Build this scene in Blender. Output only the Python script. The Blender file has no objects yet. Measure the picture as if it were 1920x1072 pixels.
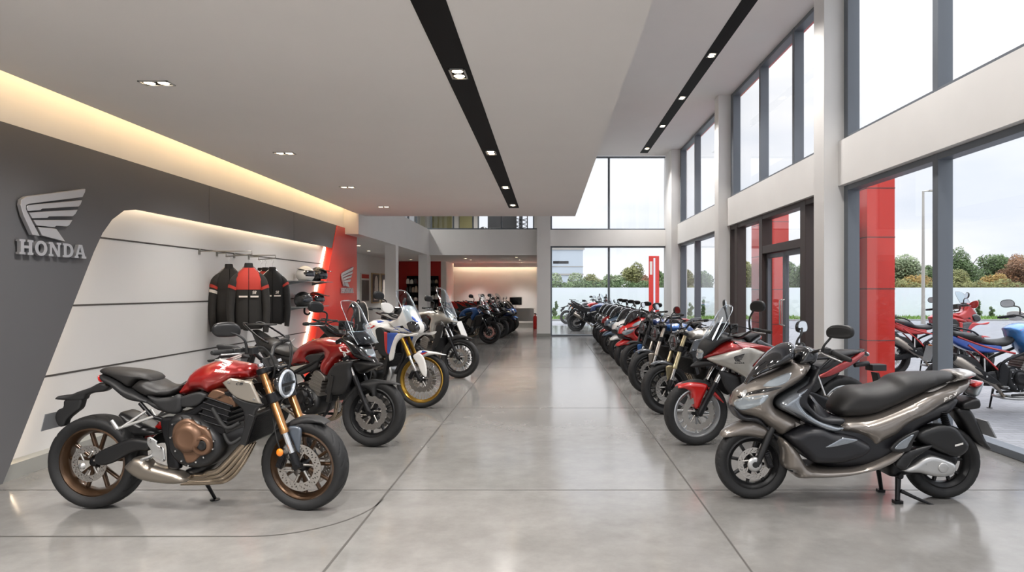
import bpy, bmesh, math, random
import numpy as np
from mathutils import Vector, Matrix
from mathutils.geometry import delaunay_2d_cdt
PI = math.pi
sc = bpy.context.scene
COL = sc.collection
rnd = random.Random(7)

# ---------------------------------------------------------------- objects
def link(name, me, parent=None, mats=(), kind=None):
    o = bpy.data.objects.new(name, me)
    COL.objects.link(o)
    if parent is not None: o.parent = parent
    if kind: o['kind'] = kind
    return o
def empty(name, loc=(0, 0, 0), rz=0.0):
    o = bpy.data.objects.new(name, None); COL.objects.link(o)
    o.location = loc; o.rotation_euler = (0, 0, rz); o.empty_display_size = .1
    return o
def tag(o, label, cat, group=None):
    o['label'] = label; o['category'] = cat
    if group: o['group'] = group
    return o
def copy_tree(o, parent=None, remap=None):
    c = o.copy(); COL.objects.link(c)
    if parent is not None: c.parent = parent
    if remap and c.type == 'MESH':
        for i, s in enumerate(c.material_slots):
            m = o.material_slots[i].material
            if m and m.name in remap:
                s.link = 'OBJECT'; s.material = remap[m.name]
    for ch in list(o.children): copy_tree(ch, c, remap)
    return c

class MB:
    """collects geometry for ONE mesh object"""
    def __init__(s):
        s.v = []; s.f = []; s.m = []; s.sm = []; s.mi = 0
    def add(s, vs, fs, smooth=True):
        b = len(s.v); s.v += [tuple(p) for p in vs]
        for f in fs:
            s.f.append(tuple(i + b for i in f)); s.m.append(s.mi); s.sm.append(smooth)
        return s
    def box(s, x0, x1, y0, y1, z0, z1):
        vs = [(x, y, z) for x in (x0, x1) for y in (y0, y1) for z in (z0, z1)]
        return s.add(vs, [(0, 1, 3, 2), (4, 6, 7, 5), (0, 4, 5, 1), (2, 3, 7, 6), (0, 2, 6, 4), (1, 5, 7, 3)], False)
    def obox(s, c, hx, hy, hz, M):
        vs = [Vector(c) + M @ Vector((sx * hx, sy * hy, sz * hz)) for sx in (-1, 1) for sy in (-1, 1) for sz in (-1, 1)]
        return s.add(vs, [(0, 1, 3, 2), (4, 6, 7, 5), (0, 4, 5, 1), (2, 3, 7, 6), (0, 2, 6, 4), (1, 5, 7, 3)], False)
    def prism(s, poly, a0, a1, axis='y', smooth=False):
        n = len(poly)
        def P(p, a):
            return (p[0], a, p[1]) if axis == 'y' else (a, p[0], p[1]) if axis == 'x' else (p[0], p[1], a)
        vs = [P(p, a0) for p in poly] + [P(p, a1) for p in poly]
        fs = [tuple(range(n)), tuple(range(2 * n - 1, n - 1, -1))]
        fs += [(i, n + i, n + (i + 1) % n, (i + 1) % n) for i in range(n)]
        return s.add(vs, fs, smooth)
    def tube(s, pts, r, seg=10, spline=0, cap=True, flat=1.0):
        pts = [Vector(p) for p in pts]
        rr = list(r) if isinstance(r, (list, tuple)) else [r] * len(pts)
        if spline and len(pts) > 2:
            P, R = [], []
            for i in range(len(pts) - 1):
                p0 = pts[max(i - 1, 0)]; p1 = pts[i]; p2 = pts[i + 1]; p3 = pts[min(i + 2, len(pts) - 1)]
                for k in range(spline):
                    t = k / spline; t2 = t * t; t3 = t2 * t
                    P.append(.5 * ((2 * p1) + (p2 - p0) * t + (2 * p0 - 5 * p1 + 4 * p2 - p3) * t2 + (3 * p1 - p0 - 3 * p2 + p3) * t3))
                    R.append(rr[i] * (1 - t) + rr[i + 1] * t)
            P.append(pts[-1]); R.append(rr[-1]); pts, rr = P, R
        n = len(pts); vs = []; up = None
        for i in range(n):
            d = (pts[min(i + 1, n - 1)] - pts[max(i - 1, 0)])
            d = d.normalized() if d.length > 1e-9 else Vector((0, 0, 1))
            if up is None:
                up = Vector((0, 1, 0)) if abs(d.y) < .9 else Vector((0, 0, 1))
            a = (up - d * up.dot(d))
            a = a.normalized() if a.length > 1e-6 else d.orthogonal().normalized()
            b = d.cross(a); up = a
            for k in range(seg):
                t = 2 * PI * k / seg
                vs.append(pts[i] + rr[i] * (math.cos(t) * a * flat + math.sin(t) * b))
        fs = [(i * seg + k, i * seg + (k + 1) % seg, (i + 1) * seg + (k + 1) % seg, (i + 1) * seg + k) for i in range(n - 1) for k in range(seg)]
        s.add(vs, fs)
        if cap:
            s.add([vs[k] for k in range(seg)], [tuple(range(seg - 1, -1, -1))], False)
            s.add([vs[(n - 1) * seg + k] for k in range(seg)], [tuple(range(seg))], False)
        return s
    def lathe(s, prof, c=(0, 0, 0), seg=32, axis='y', closed=False, rfun=None, smooth=True, M=None):
        """prof: (a, r) along the axis"""
        n = len(prof); vs = []
        for k in range(seg):
            t = 2 * PI * k / seg
            for j, (a, r) in enumerate(prof):
                if rfun: r = rfun(t, a, r)
                u, w = r * math.cos(t), r * math.sin(t)
                p = (u, a, w) if axis == 'y' else (a, u, w) if axis == 'x' else (u, w, a)
                if M is not None: p = M @ Vector(p)
                vs.append((c[0] + p[0], c[1] + p[1], c[2] + p[2]))
        fs = []
        for k in range(seg):
            k2 = (k + 1) % seg
            for j in range(n if closed else n - 1):
                j2 = (j + 1) % n
                fs.append((k * n + j, k * n + j2, k2 * n + j2, k2 * n + j))
        s.add(vs, fs, smooth)
        return s
    def sphere(s, c, r, seg=16, ring=10, sc3=(1, 1, 1), M=None):
        vs = []; fs = []
        for i in range(ring + 1):
            ph = PI * i / ring
            for k in range(seg):
                t = 2 * PI * k / seg
                p = Vector((math.sin(ph) * math.cos(t) * r * sc3[0], math.sin(ph) * math.sin(t) * r * sc3[1], math.cos(ph) * r * sc3[2]))
                if M is not None: p = M @ p
                vs.append(Vector(c) + p)
        for i in range(ring):
            for k in range(seg):
                fs.append((i * seg + k, (i + 1) * seg + k, (i + 1) * seg + (k + 1) % seg, i * seg + (k + 1) % seg))
        return s.add(vs, fs)
    def loft(s, secs, seg=20, cap=True):
        """secs: list of (center Vector, axisA Vector, axisB Vector, exponent)"""
        vs = []
        for c, a, b, e in secs:
            for k in range(seg):
                t = 2 * PI * k / seg; ct, st = math.cos(t), math.sin(t)
                vs.append(Vector(c) + Vector(a) * math.copysign(abs(ct) ** (2 / e), ct) + Vector(b) * math.copysign(abs(st) ** (2 / e), st))
        n = len(secs)
        s.add(vs, [(i * seg + k, i * seg + (k + 1) % seg, (i + 1) * seg + (k + 1) % seg, (i + 1) * seg + k) for i in range(n - 1) for k in range(seg)])
        if cap:
            s.add(vs[:seg], [tuple(range(seg - 1, -1, -1))]); s.add(vs[-seg:], [tuple(range(seg))])
        return s
    def xf(s, M):
        s.v = [tuple(M @ Vector(p)) for p in s.v]; return s
    def mirror(s):
        n = len(s.v); s.v += [(x, -y, z) for x, y, z in s.v]
        s.f += [tuple(i + n for i in reversed(f)) for f in s.f]; s.m += s.m; s.sm += s.sm
        return s
    def build(s, name, mats, parent=None, kind=None, bevel=0, bseg=2, sub=0):
        me = bpy.data.meshes.new(name)
        me.from_pydata(s.v, [], s.f); 
        if not isinstance(mats, (list, tuple)): mats = [mats]
        for m in mats: me.materials.append(m)
        me.polygons.foreach_set('material_index', s.m)
        me.polygons.foreach_set('use_smooth', s.sm)
        bm = bmesh.new(); bm.from_mesh(me)
        bmesh.ops.remove_doubles(bm, verts=bm.verts, dist=1e-5)
        bmesh.ops.recalc_face_normals(bm, faces=bm.faces)
        for e in bm.edges:
            if len(e.link_faces) == 2 and e.calc_face_angle(0) > 1.15: e.smooth = False
        bm.to_mesh(me); bm.free(); me.update()
        o = link(name, me, parent, kind=kind)
        if bevel:
            b = o.modifiers.new('bevel', 'BEVEL'); b.width = bevel; b.segments = bseg; b.limit_method = 'ANGLE'; b.angle_limit = .6; b.harden_normals = False
        if sub:
            b = o.modifiers.new('sub', 'SUBSURF'); b.levels = b.render_levels = sub
        return o

# ---------------------------------------------------------------- 2-D shapes
def smooth_outline(pts, step=.012, closed=True):
    P = [np.array(p[:2], float) for p in pts]; sharp = [len(p) > 2 for p in pts]
    n = len(P); out = []
    for i in range(n if closed else n - 1):
        j = (i + 1) % n
        a, b = P[i], P[j]
        L = np.linalg.norm(b - a)
        if closed:
            pa, pb = P[i - 1], P[(j + 1) % n]
        else:
            pa, pb = P[max(i - 1, 0)], P[min(j + 1, n - 1)]
        La = np.linalg.norm(a - pa) + 1e-9; Lb = np.linalg.norm(pb - b) + 1e-9
        ma = (b - a) if sharp[i] else (b - pa) / (La + L) * L
        mb = (b - a) if sharp[j] else (pb - a) / (Lb + L) * L
        k = max(1, int(round(L / step)))
        for q in range(k):
            t = q / k; t2 = t * t; t3 = t2 * t
            out.append((2 * t3 - 3 * t2 + 1) * a + (t3 - 2 * t2 + t) * ma + (-2 * t3 + 3 * t2) * b + (t3 - t2) * mb)
    if not closed: out.append(P[-1])
    return np.array(out)
def seg_dist(Q, O):
    A = O; B = np.roll(O, -1, 0); d = B - A; L = (d ** 2).sum(1) + 1e-12
    out = np.full(len(Q), 1e9)
    for k in range(0, len(Q), 400):
        q = Q[k:k + 400, None, :]
        t = np.clip(((q - A) * d).sum(2) / L, 0, 1)
        out[k:k + 400] = np.sqrt((((A + t[..., None] * d) - q) ** 2).sum(2)).min(1)
    return out
def inside(Q, O):
    x, y = Q[:, 0], Q[:, 1]; r = np.zeros(len(Q), bool); n = len(O)
    for i in range(n):
        x1, y1 = O[i]; x2, y2 = O[(i + 1) % n]
        if y1 == y2: continue
        c = ((y1 > y) != (y2 > y)) & (x < (x2 - x1) * (y - y1) / (y2 - y1) + x1)
        r ^= c
    return r
def fill(pts, R, cell=.02, step=None, smooth=True):
    """triangulated outline; returns points, triangles, edge distance, number of outline points"""
    O = smooth_outline(pts, step or cell * .7) if smooth else np.array(pts, float)
    ar = ((O[:, 0] * np.roll(O[:, 1], -1)) - (np.roll(O[:, 0], -1) * O[:, 1])).sum()
    if ar < 0: O = O[::-1]
    T = np.roll(O, -1, 0) - np.roll(O, 1, 0); T /= (np.linalg.norm(T, axis=1)[:, None] + 1e-12)
    N = np.stack([-T[:, 1], T[:, 0]], 1)
    pool = []
    for q in (.07, .24, .5, .8, 1.0):
        d = R * q
        C = O + N * d
        ok = inside(C, O); C = C[ok]
        if len(C): C = C[seg_dist(C, O) > d * .95]
        if len(C):
            keep = [C[0]]
            for c in C[1:]:
                if np.hypot(*(c - keep[-1])) > cell * .45: keep.append(c)
            pool.append(np.array(keep))
    lo, hi = O.min(0), O.max(0)
    G = []
    j = 0; y = lo[1]
    while y < hi[1]:
        G += [(x, y) for x in np.arange(lo[0] + (cell / 2 if j % 2 else 0), hi[0], cell)]
        y += cell * .87; j += 1
    G = np.array(G)
    if len(G):
        G = G[inside(G, O)]
        if len(G): G = G[seg_dist(G, O) > R + cell * .35]
        if len(G): pool.append(G)
    Q = np.concatenate([O] + pool) if pool else O
    n = len(O)
    r = delaunay_2d_cdt([Vector(p) for p in Q], [], [list(range(n))], 1, 1e-6)
    V = np.array([(p.x, p.y) for p in r[0]])
    D = seg_dist(V, O); D[D < 1e-6] = 0
    # boundary loop edges in output
    return V, [tuple(f) for f in r[2]], D
def bound_edges(F):
    c = {}
    for f in F:
        for i in range(len(f)):
            a, b = f[i], f[(i + 1) % len(f)]
            k = (min(a, b), max(a, b))
            c.setdefault(k, []).append((a, b))
    return [v[0] for v in c.values() if len(v) == 1]
def lerp_tab(tab):
    """smooth monotone interpolation of (x, y) pairs"""
    xs = np.array([t[0] for t in tab], float); ys = np.array([t[1] for t in tab], float)
    if len(xs) == 1: return lambda x: np.full(np.shape(x), ys[0])
    sl = np.diff(ys) / np.diff(xs); m = np.zeros(len(xs)); 
    for i in range(1, len(xs) - 1):
        m[i] = 0 if sl[i - 1] * sl[i] <= 0 else 2 * sl[i - 1] * sl[i] / (sl[i - 1] + sl[i])
    def f(x):
        x = np.clip(x, xs[0], xs[-1]); i = np.clip(np.searchsorted(xs, x, side='right') - 1, 0, len(xs) - 2)
        h = xs[i + 1] - xs[i]; t = (x - xs[i]) / h; t2 = t * t; t3 = t2 * t
        return (2 * t3 - 3 * t2 + 1) * ys[i] + (t3 - 2 * t2 + t) * h * m[i] + (-2 * t3 + 3 * t2) * ys[i + 1] + (t3 - t2) * h * m[i + 1]
    return f
def prof(D, R, p=2.0):
    q = np.clip(1 - D / R, 0, 1)
    return (1 - q ** p) ** (1 / p)

def puff(mb, pts, hw, R, wx=None, wz=None, cell=.02, edge=0.0, p=2.0, y0=0.0, smooth=True):
    """closed body symmetric about y = y0 whose side view is the outline"""
    V, F, D = fill(pts, R, cell, smooth=smooth)
    h = edge + (hw - edge) * prof(D, R, p)
    if wx: h = h * lerp_tab(wx)(V[:, 0])
    if wz: h = h * lerp_tab(wz)(V[:, 1])
    n = len(V)
    vs = [(V[i, 0], y0 + h[i], V[i, 1]) for i in range(n)] + [(V[i, 0], y0 - h[i], V[i, 1]) for i in range(n)]
    fs = [f for f in F] + [tuple(i + n for i in reversed(f)) for f in F]
    if edge: fs += [(a, b, b + n, a + n) for a, b in bound_edges(F)]
    mb.add(vs, fs); return mb
def panel(mb, pts, y, bulge, R, t=.012, side=1, ytab=None, yz=None, cell=.02, smooth=True, p=2.0):
    """one curved skin; y = outer offset (numbers or tables of x / z added), side +1 left, -1 right"""
    V, F, D = fill(pts, R, cell, smooth=smooth)
    yo = np.full(len(V), float(y))
    if ytab: yo = yo + lerp_tab(ytab)(V[:, 0])
    if yz: yo = yo + lerp_tab(yz)(V[:, 1])
    yi = yo - t
    yo = yo + bulge * (prof(D, R, p) - 1)
    yi = np.minimum(yi, yo - .003)
    n = len(V)
    vs = [(V[i, 0], side * yo[i], V[i, 1]) for i in range(n)] + [(V[i, 0], side * yi[i], V[i, 1]) for i in range(n)]
    fs = [f for f in F] + [tuple(i + n for i in reversed(f)) for f in F]
    fs += [(a, b, b + n, a + n) for a, b in bound_edges(F)]
    mb.add(vs, fs); return mb
def resample(loop, n):
    L = np.array(loop, float); C = np.vstack([L, L[:1]])
    d = np.r_[0, np.cumsum(np.linalg.norm(np.diff(C, axis=0), axis=1))]
    s = np.linspace(0, d[-1], n, endpoint=False)
    return np.stack([np.interp(s, d, C[:, k]) for k in range(C.shape[1])], 1)

# ---------------------------------------------------------------- lettering (slab capitals as outlines, unit height)
def _rects(*r): return [[(a, b), (c, b), (c, d), (a, d)] for a, b, c, d in r]
def _ell(cx, cy, rx, ry, n=28, a0=0, a1=2 * PI):
    return [(cx + rx * math.cos(a0 + (a1 - a0) * k / n), cy + ry * math.sin(a0 + (a1 - a0) * k / n)) for k in range(n + (0 if abs(a1 - a0 - 2 * PI) < 1e-6 else 1))]
def letter(ch):
    """list of (outer, hole or None), and the advance"""
    if ch == 'H':
        o = [(0, 0), (.46, 0), (.46, .15), (.36, .15), (.36, .42), (.72, .42), (.72, .15), (.62, .15), (.62, 0), (1.08, 0), (1.08, .15), (.98, .15), (.98, .85), (1.08, .85), (1.08, 1), (.62, 1), (.62, .85), (.72, .85), (.72, .6), (.36, .6), (.36, .85), (.46, .85), (.46, 1), (0, 1), (0, .85), (.1, .85), (.1, .15), (0, .15)]
        return [(o, None)], 1.16
    if ch == 'O':
        return [(_ell(.5, .5, .5, .52), _ell(.5, .5, .24, .33))], 1.07
    if ch == 'N':
        o = [(0, 0), (.4, 0), (.4, .15), (.29, .15), (.29, .66), (.76, 0), (.98, 0), (.98, .85), (1.08, .85), (1.08, 1), (.68, 1), (.68, .85), (.79, .85), (.79, .38), (.34, 1), (0, 1), (0, .85), (.1, .85), (.1, .15), (0, .15)]
        return [(o, None)], 1.16
    if ch == 'D':
        o = [(0, 0), (.5, 0)] + _ell(.5, .5, .48, .5, 16, -PI / 2, PI / 2)[1:] + [(0, 1), (0, .85), (.1, .85), (.1, .15), (0, .15)]
        h = [(.36, .17), (.46, .17)] + _ell(.46, .5, .26, .33, 12, -PI / 2, PI / 2)[1:] + [(.36, .83)]
        return [(o, h)], 1.04
    if ch == 'A':
        o = [(0, 0), (.38, 0), (.38, .15), (.3, .15), (.34, .28), (.7, .28), (.74, .15), (.66, .15), (.66, 0), (1.12, 0), (1.12, .15), (1.02, .15), (.72, 1), (.38, 1), (.1, .15), (0, .15)]
        return [(o, [(.39, .43), (.65, .43), (.52, .8)])], 1.16
    if ch == 'C':
        o = _ell(.5, .5, .5, .5, 22, .7, 2 * PI - .7) + [(p[0], p[1]) for p in reversed(_ell(.5, .5, .27, .28, 22, .7, 2 * PI - .7))]
        return [(o, None)], 1.0
    if ch == 'P':
        o = [(0, 0), (.24, 0), (.24, .36), (.55, .36)] + _ell(.55, .68, .32, .32, 10, -PI / 2, PI / 2)[1:] + [(0, 1)]
        return [(o, [(.24, .55), (.52, .55), (.62, .68), (.52, .8), (.24, .8)])], .95
    if ch == 'X':
        return [([(0, 0), (.3, 0), (.5, .34), (.7, 0), (1, 0), (.66, .5), (1, 1), (.7, 1), (.5, .66), (.3, 1), (0, 1), (.34, .5)], None)], 1.08
    if ch == 'B':
        o = [(0, 0), (.6, 0)] + _ell(.6, .27, .27, .27, 8, -PI / 2, PI / 2)[1:-1] + [(.7, .53)] + _ell(.56, .77, .25, .23, 8, -PI / 3, PI / 2)[1:] + [(0, 1)]
        return [(o, [(.24, .2), (.55, .2), (.6, .42), (.24, .42)])], .98
    if ch == 'R':
        o = [(0, 0), (.24, 0), (.24, .36), (.4, .36), (.62, 0), (.92, 0), (.66, .4)] + _ell(.55, .69, .31, .31, 8, -PI / 3, PI / 2) + [(0, 1)]
        return [(o, [(.24, .55), (.52, .55), (.6, .68), (.52, .8), (.24, .8)])], .95
    if ch == 'S':
        return [([(0, .08), (.1, 0), (.75, 0), (.88, .12), (.88, .45), (.76, .58), (.26, .58), (.26, .8), (.85, .8), (.85, .94), (.78, 1), (.12, 1), (0, .88), (0, .55), (.12, .42), (.62, .42), (.62, .2), (0, .2)], None)], .98
    if ch == 'E':
        return [([(0, 0), (.8, 0), (.8, .2), (.26, .2), (.26, .4), (.7, .4), (.7, .6), (.26, .6), (.26, .8), (.8, .8), (.8, 1), (0, 1)], None)], .92
    return [], .5
def fill_holes(outer, hole):
    pts = [Vector(p) for p in outer]; faces = [list(range(len(outer)))]
    if hole:
        faces.append(list(range(len(outer), len(outer) + len(hole)))); pts += [Vector(p) for p in hole]
    r = delaunay_2d_cdt(pts, [], faces, 1, 1e-6)
    F = [tuple(f) for f in r[2]]
    V = np.array([(p.x, p.y) for p in r[0]])
    if hole:
        H = np.array(hole); C = np.array([V[list(f)].mean(0) for f in F]); ins = inside(C, H)
        F = [f for f, k in zip(F, ins) if not k]
    return V, F
def text_shapes(txt, slant=0.0, gap=.05):
    x = 0; out = []
    for ch in txt:
        L, adv = letter(ch)
        for o, h in L:
            out.append(([(p[0] + x + slant * p[1], p[1]) for p in o], [(p[0] + x + slant * p[1], p[1]) for p in h] if h else None))
        x += adv + gap
    return out, x
# wing emblem, outlines in a unit frame measured on the wall sign (x right, y up)
WING = [
 [(.335, .335), (.235, .545), (.205, .66), (.215, .72), (.27, .765), (1.005, 1.0), (1.0, .955), (.965, .885), (.30, .685), (.265, .665), (.262, .62), (.28, .585), (.42, .33)],
 [(.27, .64), (.275, .615), (.29, .6), (.43, .635), (.45, .655), (.91, .755), (.94, .79), (.96, .845), (.34, .685), (.28, .665)],
 [(.295, .585), (.335, .525), (.51, .555), (.53, .575), (.83, .62), (.87, .66), (.90, .715), (.40, .61)],
 [(.345, .51), (.385, .45), (.60, .455), (.62, .475), (.76, .485), (.79, .51), (.83, .575), (.44, .52)],
 [(.395, .435), (.45, .34), (.735, .295), (.62, .44)],
]
def emblem(with_text=True, mirror=False):
    sh = [([(p[0], p[1]) for p in w], None) for w in WING]
    if with_text:
        T, w = text_shapes('HONDA')
        k = .83 / w
        sh += [([(.2 + p[0] * k, .115 + p[1] * .16) for p in o], [(.2 + p[0] * k, .115 + p[1] * .16) for p in h] if h else None) for o, h in T]
    if mirror:
        sh = [([(1.2 - p[0], p[1]) for p in o], [(1.2 - p[0], p[1]) for p in h] if h else None) for o, h in sh]
    return sh
def raise_shapes(mb, shapes, fn, t, smooth=False):
    """fn(u, v, d) -> 3-D point on the carrier, d = height above it"""
    for o, h in shapes:
        V, F = fill_holes(o, h); n = len(V)
        vs = [fn(a, b, t) for a, b in V] + [fn(a, b, 0) for a, b in V]
        mb.add(vs, F + [(a, b, b + n, a + n) for a, b in bound_edges(F)], smooth)
    return mb

# ---------------------------------------------------------------- materials
def srgb(h):
    if isinstance(h, str):
        h = h.lstrip('#'); c = [int(h[i:i + 2], 16) / 255 for i in (0, 2, 4)]
    else: c = h
    return tuple((x / 12.92 if x <= .04045 else ((x + .055) / 1.055) ** 2.4) for x in c) + (1,)
MATS = {}
def mat(name, col='#808080', rough=.5, metal=0.0, coat=0.0, spec=.5, emit=None, es=0.0, trans=0.0, noise=0.0, nscale=6.0, bump=0.0, bscale=60.0, alpha=1.0, croughness=.04, sheen=0):
    m = bpy.data.materials.new(name); m.use_nodes = True
    nt = m.node_tree; b = nt.nodes['Principled BSDF']
    c = srgb(col)
    b.inputs['Base Color'].default_value = c
    b.inputs['Roughness'].default_value = rough; b.inputs['Metallic'].default_value = metal
    b.inputs['Coat Weight'].default_value = coat; b.inputs['Coat Roughness'].default_value = croughness
    b.inputs['Specular IOR Level'].default_value = spec
    b.inputs['Transmission Weight'].default_value = trans
    b.inputs['Alpha'].default_value = alpha
    if sheen: b.inputs['Sheen Weight'].default_value = sheen
    if emit:
        b.inputs['Emission Color'].default_value = srgb(emit); b.inputs['Emission Strength'].default_value = es
    if noise or bump:
        tc = nt.nodes.new('ShaderNodeTexCoord')
    if noise:
        n = nt.nodes.new('ShaderNodeTexNoise'); n.inputs['Scale'].default_value = nscale; n.inputs['Detail'].default_value = 6
        nt.links.new(tc.outputs['Object'], n.inputs['Vector'])
        r = nt.nodes.new('ShaderNodeMapRange'); r.inputs[1].default_value = .3; r.inputs[2].default_value = .7
        r.inputs[3].default_value = 1 - noise; r.inputs[4].default_value = 1 + noise
        nt.links.new(n.outputs['Fac'], r.inputs[0])
        x = nt.nodes.new('ShaderNodeVectorMath'); x.operation = 'SCALE'; x.inputs[0].default_value = c[:3]
        nt.links.new(r.outputs[0], x.inputs['Scale']); nt.links.new(x.outputs[0], b.inputs['Base Color'])
    if bump:
        n = nt.nodes.new('ShaderNodeTexNoise'); n.inputs['Scale'].default_value = bscale; n.inputs['Detail'].default_value = 3
        nt.links.new(tc.outputs['Object'], n.inputs['Vector'])
        u = nt.nodes.new('ShaderNodeBump'); u.inputs['Strength'].default_value = bump; u.inputs['Distance'].default_value = .002
        nt.links.new(n.outputs['Fac'], u.inputs['Height']); nt.links.new(u.outputs[0], b.inputs['Normal'])
    MATS[name] = m
    return m
def glassy(name, tint=(1, 1, 1), refl=1.0, rough=0.0):
    """thin pane: clear with Fresnel reflection"""
    m = bpy.data.materials.new(name); m.use_nodes = True; nt = m.node_tree; nt.nodes.clear()
    o = nt.nodes.new('ShaderNodeOutputMaterial'); t = nt.nodes.new('ShaderNodeBsdfTransparent'); g = nt.nodes.new('ShaderNodeBsdfGlossy')
    f = nt.nodes.new('ShaderNodeLayerWeight'); f.inputs['Blend'].default_value = .5
    pw = nt.nodes.new('ShaderNodeMath'); pw.operation = 'POWER'; pw.inputs[1].default_value = 5; nt.links.new(f.outputs['Facing'], pw.inputs[0])
    mu = nt.nodes.new('ShaderNodeMath'); mu.operation = 'MULTIPLY_ADD'; mu.inputs[1].default_value = .5 * refl; mu.inputs[2].default_value = .025 * refl
    x = nt.nodes.new('ShaderNodeMixShader')
    t.inputs[0].default_value = (*tint, 1); g.inputs['Roughness'].default_value = rough; g.inputs[0].default_value = (1, 1, 1, 1)
    nt.links.new(pw.outputs[0], mu.inputs[0]); nt.links.new(mu.outputs[0], x.inputs[0])
    nt.links.new(t.outputs[0], x.inputs[1]); nt.links.new(g.outputs[0], x.inputs[2]); nt.links.new(x.outputs[0], o.inputs[0])
    MATS[name] = m
    return m
def paint(name, col, metal=0.0, rough=.35): return mat(name, col, rough=rough, metal=metal, coat=1.0)

m_wall = mat('white_plaster', '#e6e4e1', .75, noise=.015, nscale=2.5)
m_ceil = mat('ceiling_paint', '#e6e2df', .8, noise=.012, nscale=1.5)
m_grey = mat('grey_panel', '#5d5d5f', .5, noise=.02, nscale=1.2)
m_niche = mat('niche_white', '#d2d1d0', .45)
m_joint = mat('dark_joint', '#45423f', .7)
m_skirt = mat('grey_skirting', '#94948f', .5)
m_redp = mat('red_panel', '#cf3323', .38, coat=.3)
m_redwall = mat('red_wall', '#b01810', .55)
m_frame = mat('window_frame', '#6a7077', .42, metal=.2)
m_dkframe = mat('dark_door_frame', '#453b38', .45, metal=.2)
m_black = mat('black_channel', '#080708', .7, spec=.2)
m_glass = glassy('window_glass', (.985, .988, .99), .9)
m_led = mat('led_strip', '#ffffff', emit='#ffe4c0', es=7)
m_cove = mat('cove_led', '#ffffff', emit='#ffdca6', es=8)
m_lamp = mat('lamp_face', '#ffffff', emit='#ffe6c0', es=9)
m_lamph = mat('lamp_housing', '#b9b7b4', .35, metal=.6)
m_silver = mat('brushed_sign', '#c9c9cc', .34, metal=.75)
m_signedge = mat('sign_standoff_grey', '#3b3b3d', .6)  # plain dark grey of the sign standoffs
m_wood = mat('pale_wood', '#b49a72', .55, noise=.1)
m_poster = mat('poster_white', '#d6d0c8', .5)
def floor_mat():
    m = bpy.data.materials.new('polished_concrete'); m.use_nodes = True; nt = m.node_tree; b = nt.nodes['Principled BSDF']
    tc = nt.nodes.new('ShaderNodeTexCoord'); L = nt.links.new
    n1 = nt.nodes.new('ShaderNodeTexNoise'); n1.inputs['Scale'].default_value = .55; n1.inputs['Detail'].default_value = 8; n1.inputs['Roughness'].default_value = .62
    n2 = nt.nodes.new('ShaderNodeTexNoise'); n2.inputs['Scale'].default_value = 5; n2.inputs['Detail'].default_value = 10; n2.inputs['Roughness'].default_value = .7
    L(tc.outputs['Object'], n1.inputs['Vector']); L(tc.outputs['Object'], n2.inputs['Vector'])
    mx = nt.nodes.new('ShaderNodeMix'); mx.inputs[0].default_value = .4; L(n1.outputs['Fac'], mx.inputs[2]); L(n2.outputs['Fac'], mx.inputs[3])
    cr = nt.nodes.new('ShaderNodeValToRGB'); L(mx.outputs[0], cr.inputs[0])
    cr.color_ramp.elements[0].position = .32; cr.color_ramp.elements[0].color = srgb('#6b6966')
    cr.color_ramp.elements[1].position = .68; cr.color_ramp.elements[1].color = srgb('#8d8b88')
    L(cr.outputs[0], b.inputs['Base Color'])
    rr = nt.nodes.new('ShaderNodeMapRange'); L(mx.outputs[0], rr.inputs[0]); rr.inputs[1].default_value = .3; rr.inputs[2].default_value = .7
    rr.inputs[3].default_value = .10; rr.inputs[4].default_value = .2
    L(rr.outputs[0], b.inputs['Roughness'])
    b.inputs['Specular IOR Level'].default_value = 1.0
    bu = nt.nodes.new('ShaderNodeBump'); bu.inputs['Strength'].default_value = .012; bu.inputs['Distance'].default_value = .01
    L(n1.outputs['Fac'], bu.inputs['Height']); L(bu.outputs[0], b.inputs['Normal'])
    MATS[m.name] = m
    return m
m_floor = floor_mat()

# ---------------------------------------------------------------- the room (x right, y away from the camera, z up)
def S(mb, name, m, parent=None, bevel=0):
    return mb.build(name, m, parent, kind=None if parent else 'structure', bevel=bevel)
EYE = 1.45
LOW, HIGH = 3.0, 5.75
YB, YS, YF, YR = -4.0, 14.2, 21.8, 28.5      # back end, low ceiling end, far wall, recess back wall
# floor with its saw-cut joints
fl = S(MB().box(-6.0, 4.22, YB, YR, -.2, 0), 'floor', m_floor)
def strip(pts, w, name='expansion_joint', m=m_joint, z=.0015):
    mb = MB(); P = [Vector((x, y, 0)) for x, y in pts]; vs = []
    for i, p in enumerate(P):
        d = (P[min(i + 1, len(P) - 1)] - P[max(i - 1, 0)]).normalized(); n = Vector((-d.y, d.x, 0))
        vs += [p + n * w / 2 + Vector((0, 0, z)), p - n * w / 2 + Vector((0, 0, z))]
    mb.add(vs, [(2 * i, 2 * i + 1, 2 * i + 3, 2 * i + 2) for i in range(len(P) - 1)], False)
    return mb.build(name, m, fl)
strip([(-1.16, YB), (-1.16, YF)], .014)
strip([(1.05, YB), (1.05, YF)], .011)
strip([(-1.15, 4.75)] + [(-1.15 - .62 * (1 - math.cos(t)), 4.75 - .72 * math.sin(t)) for t in [PI / 2 * k / 10 for k in range(1, 11)]] + [(-4.1, 4.03)], .013)
for y in (4.97, 8.45, 12.9, 17.3): strip([(-4.1, y), (4.0, y)], .008)

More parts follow.
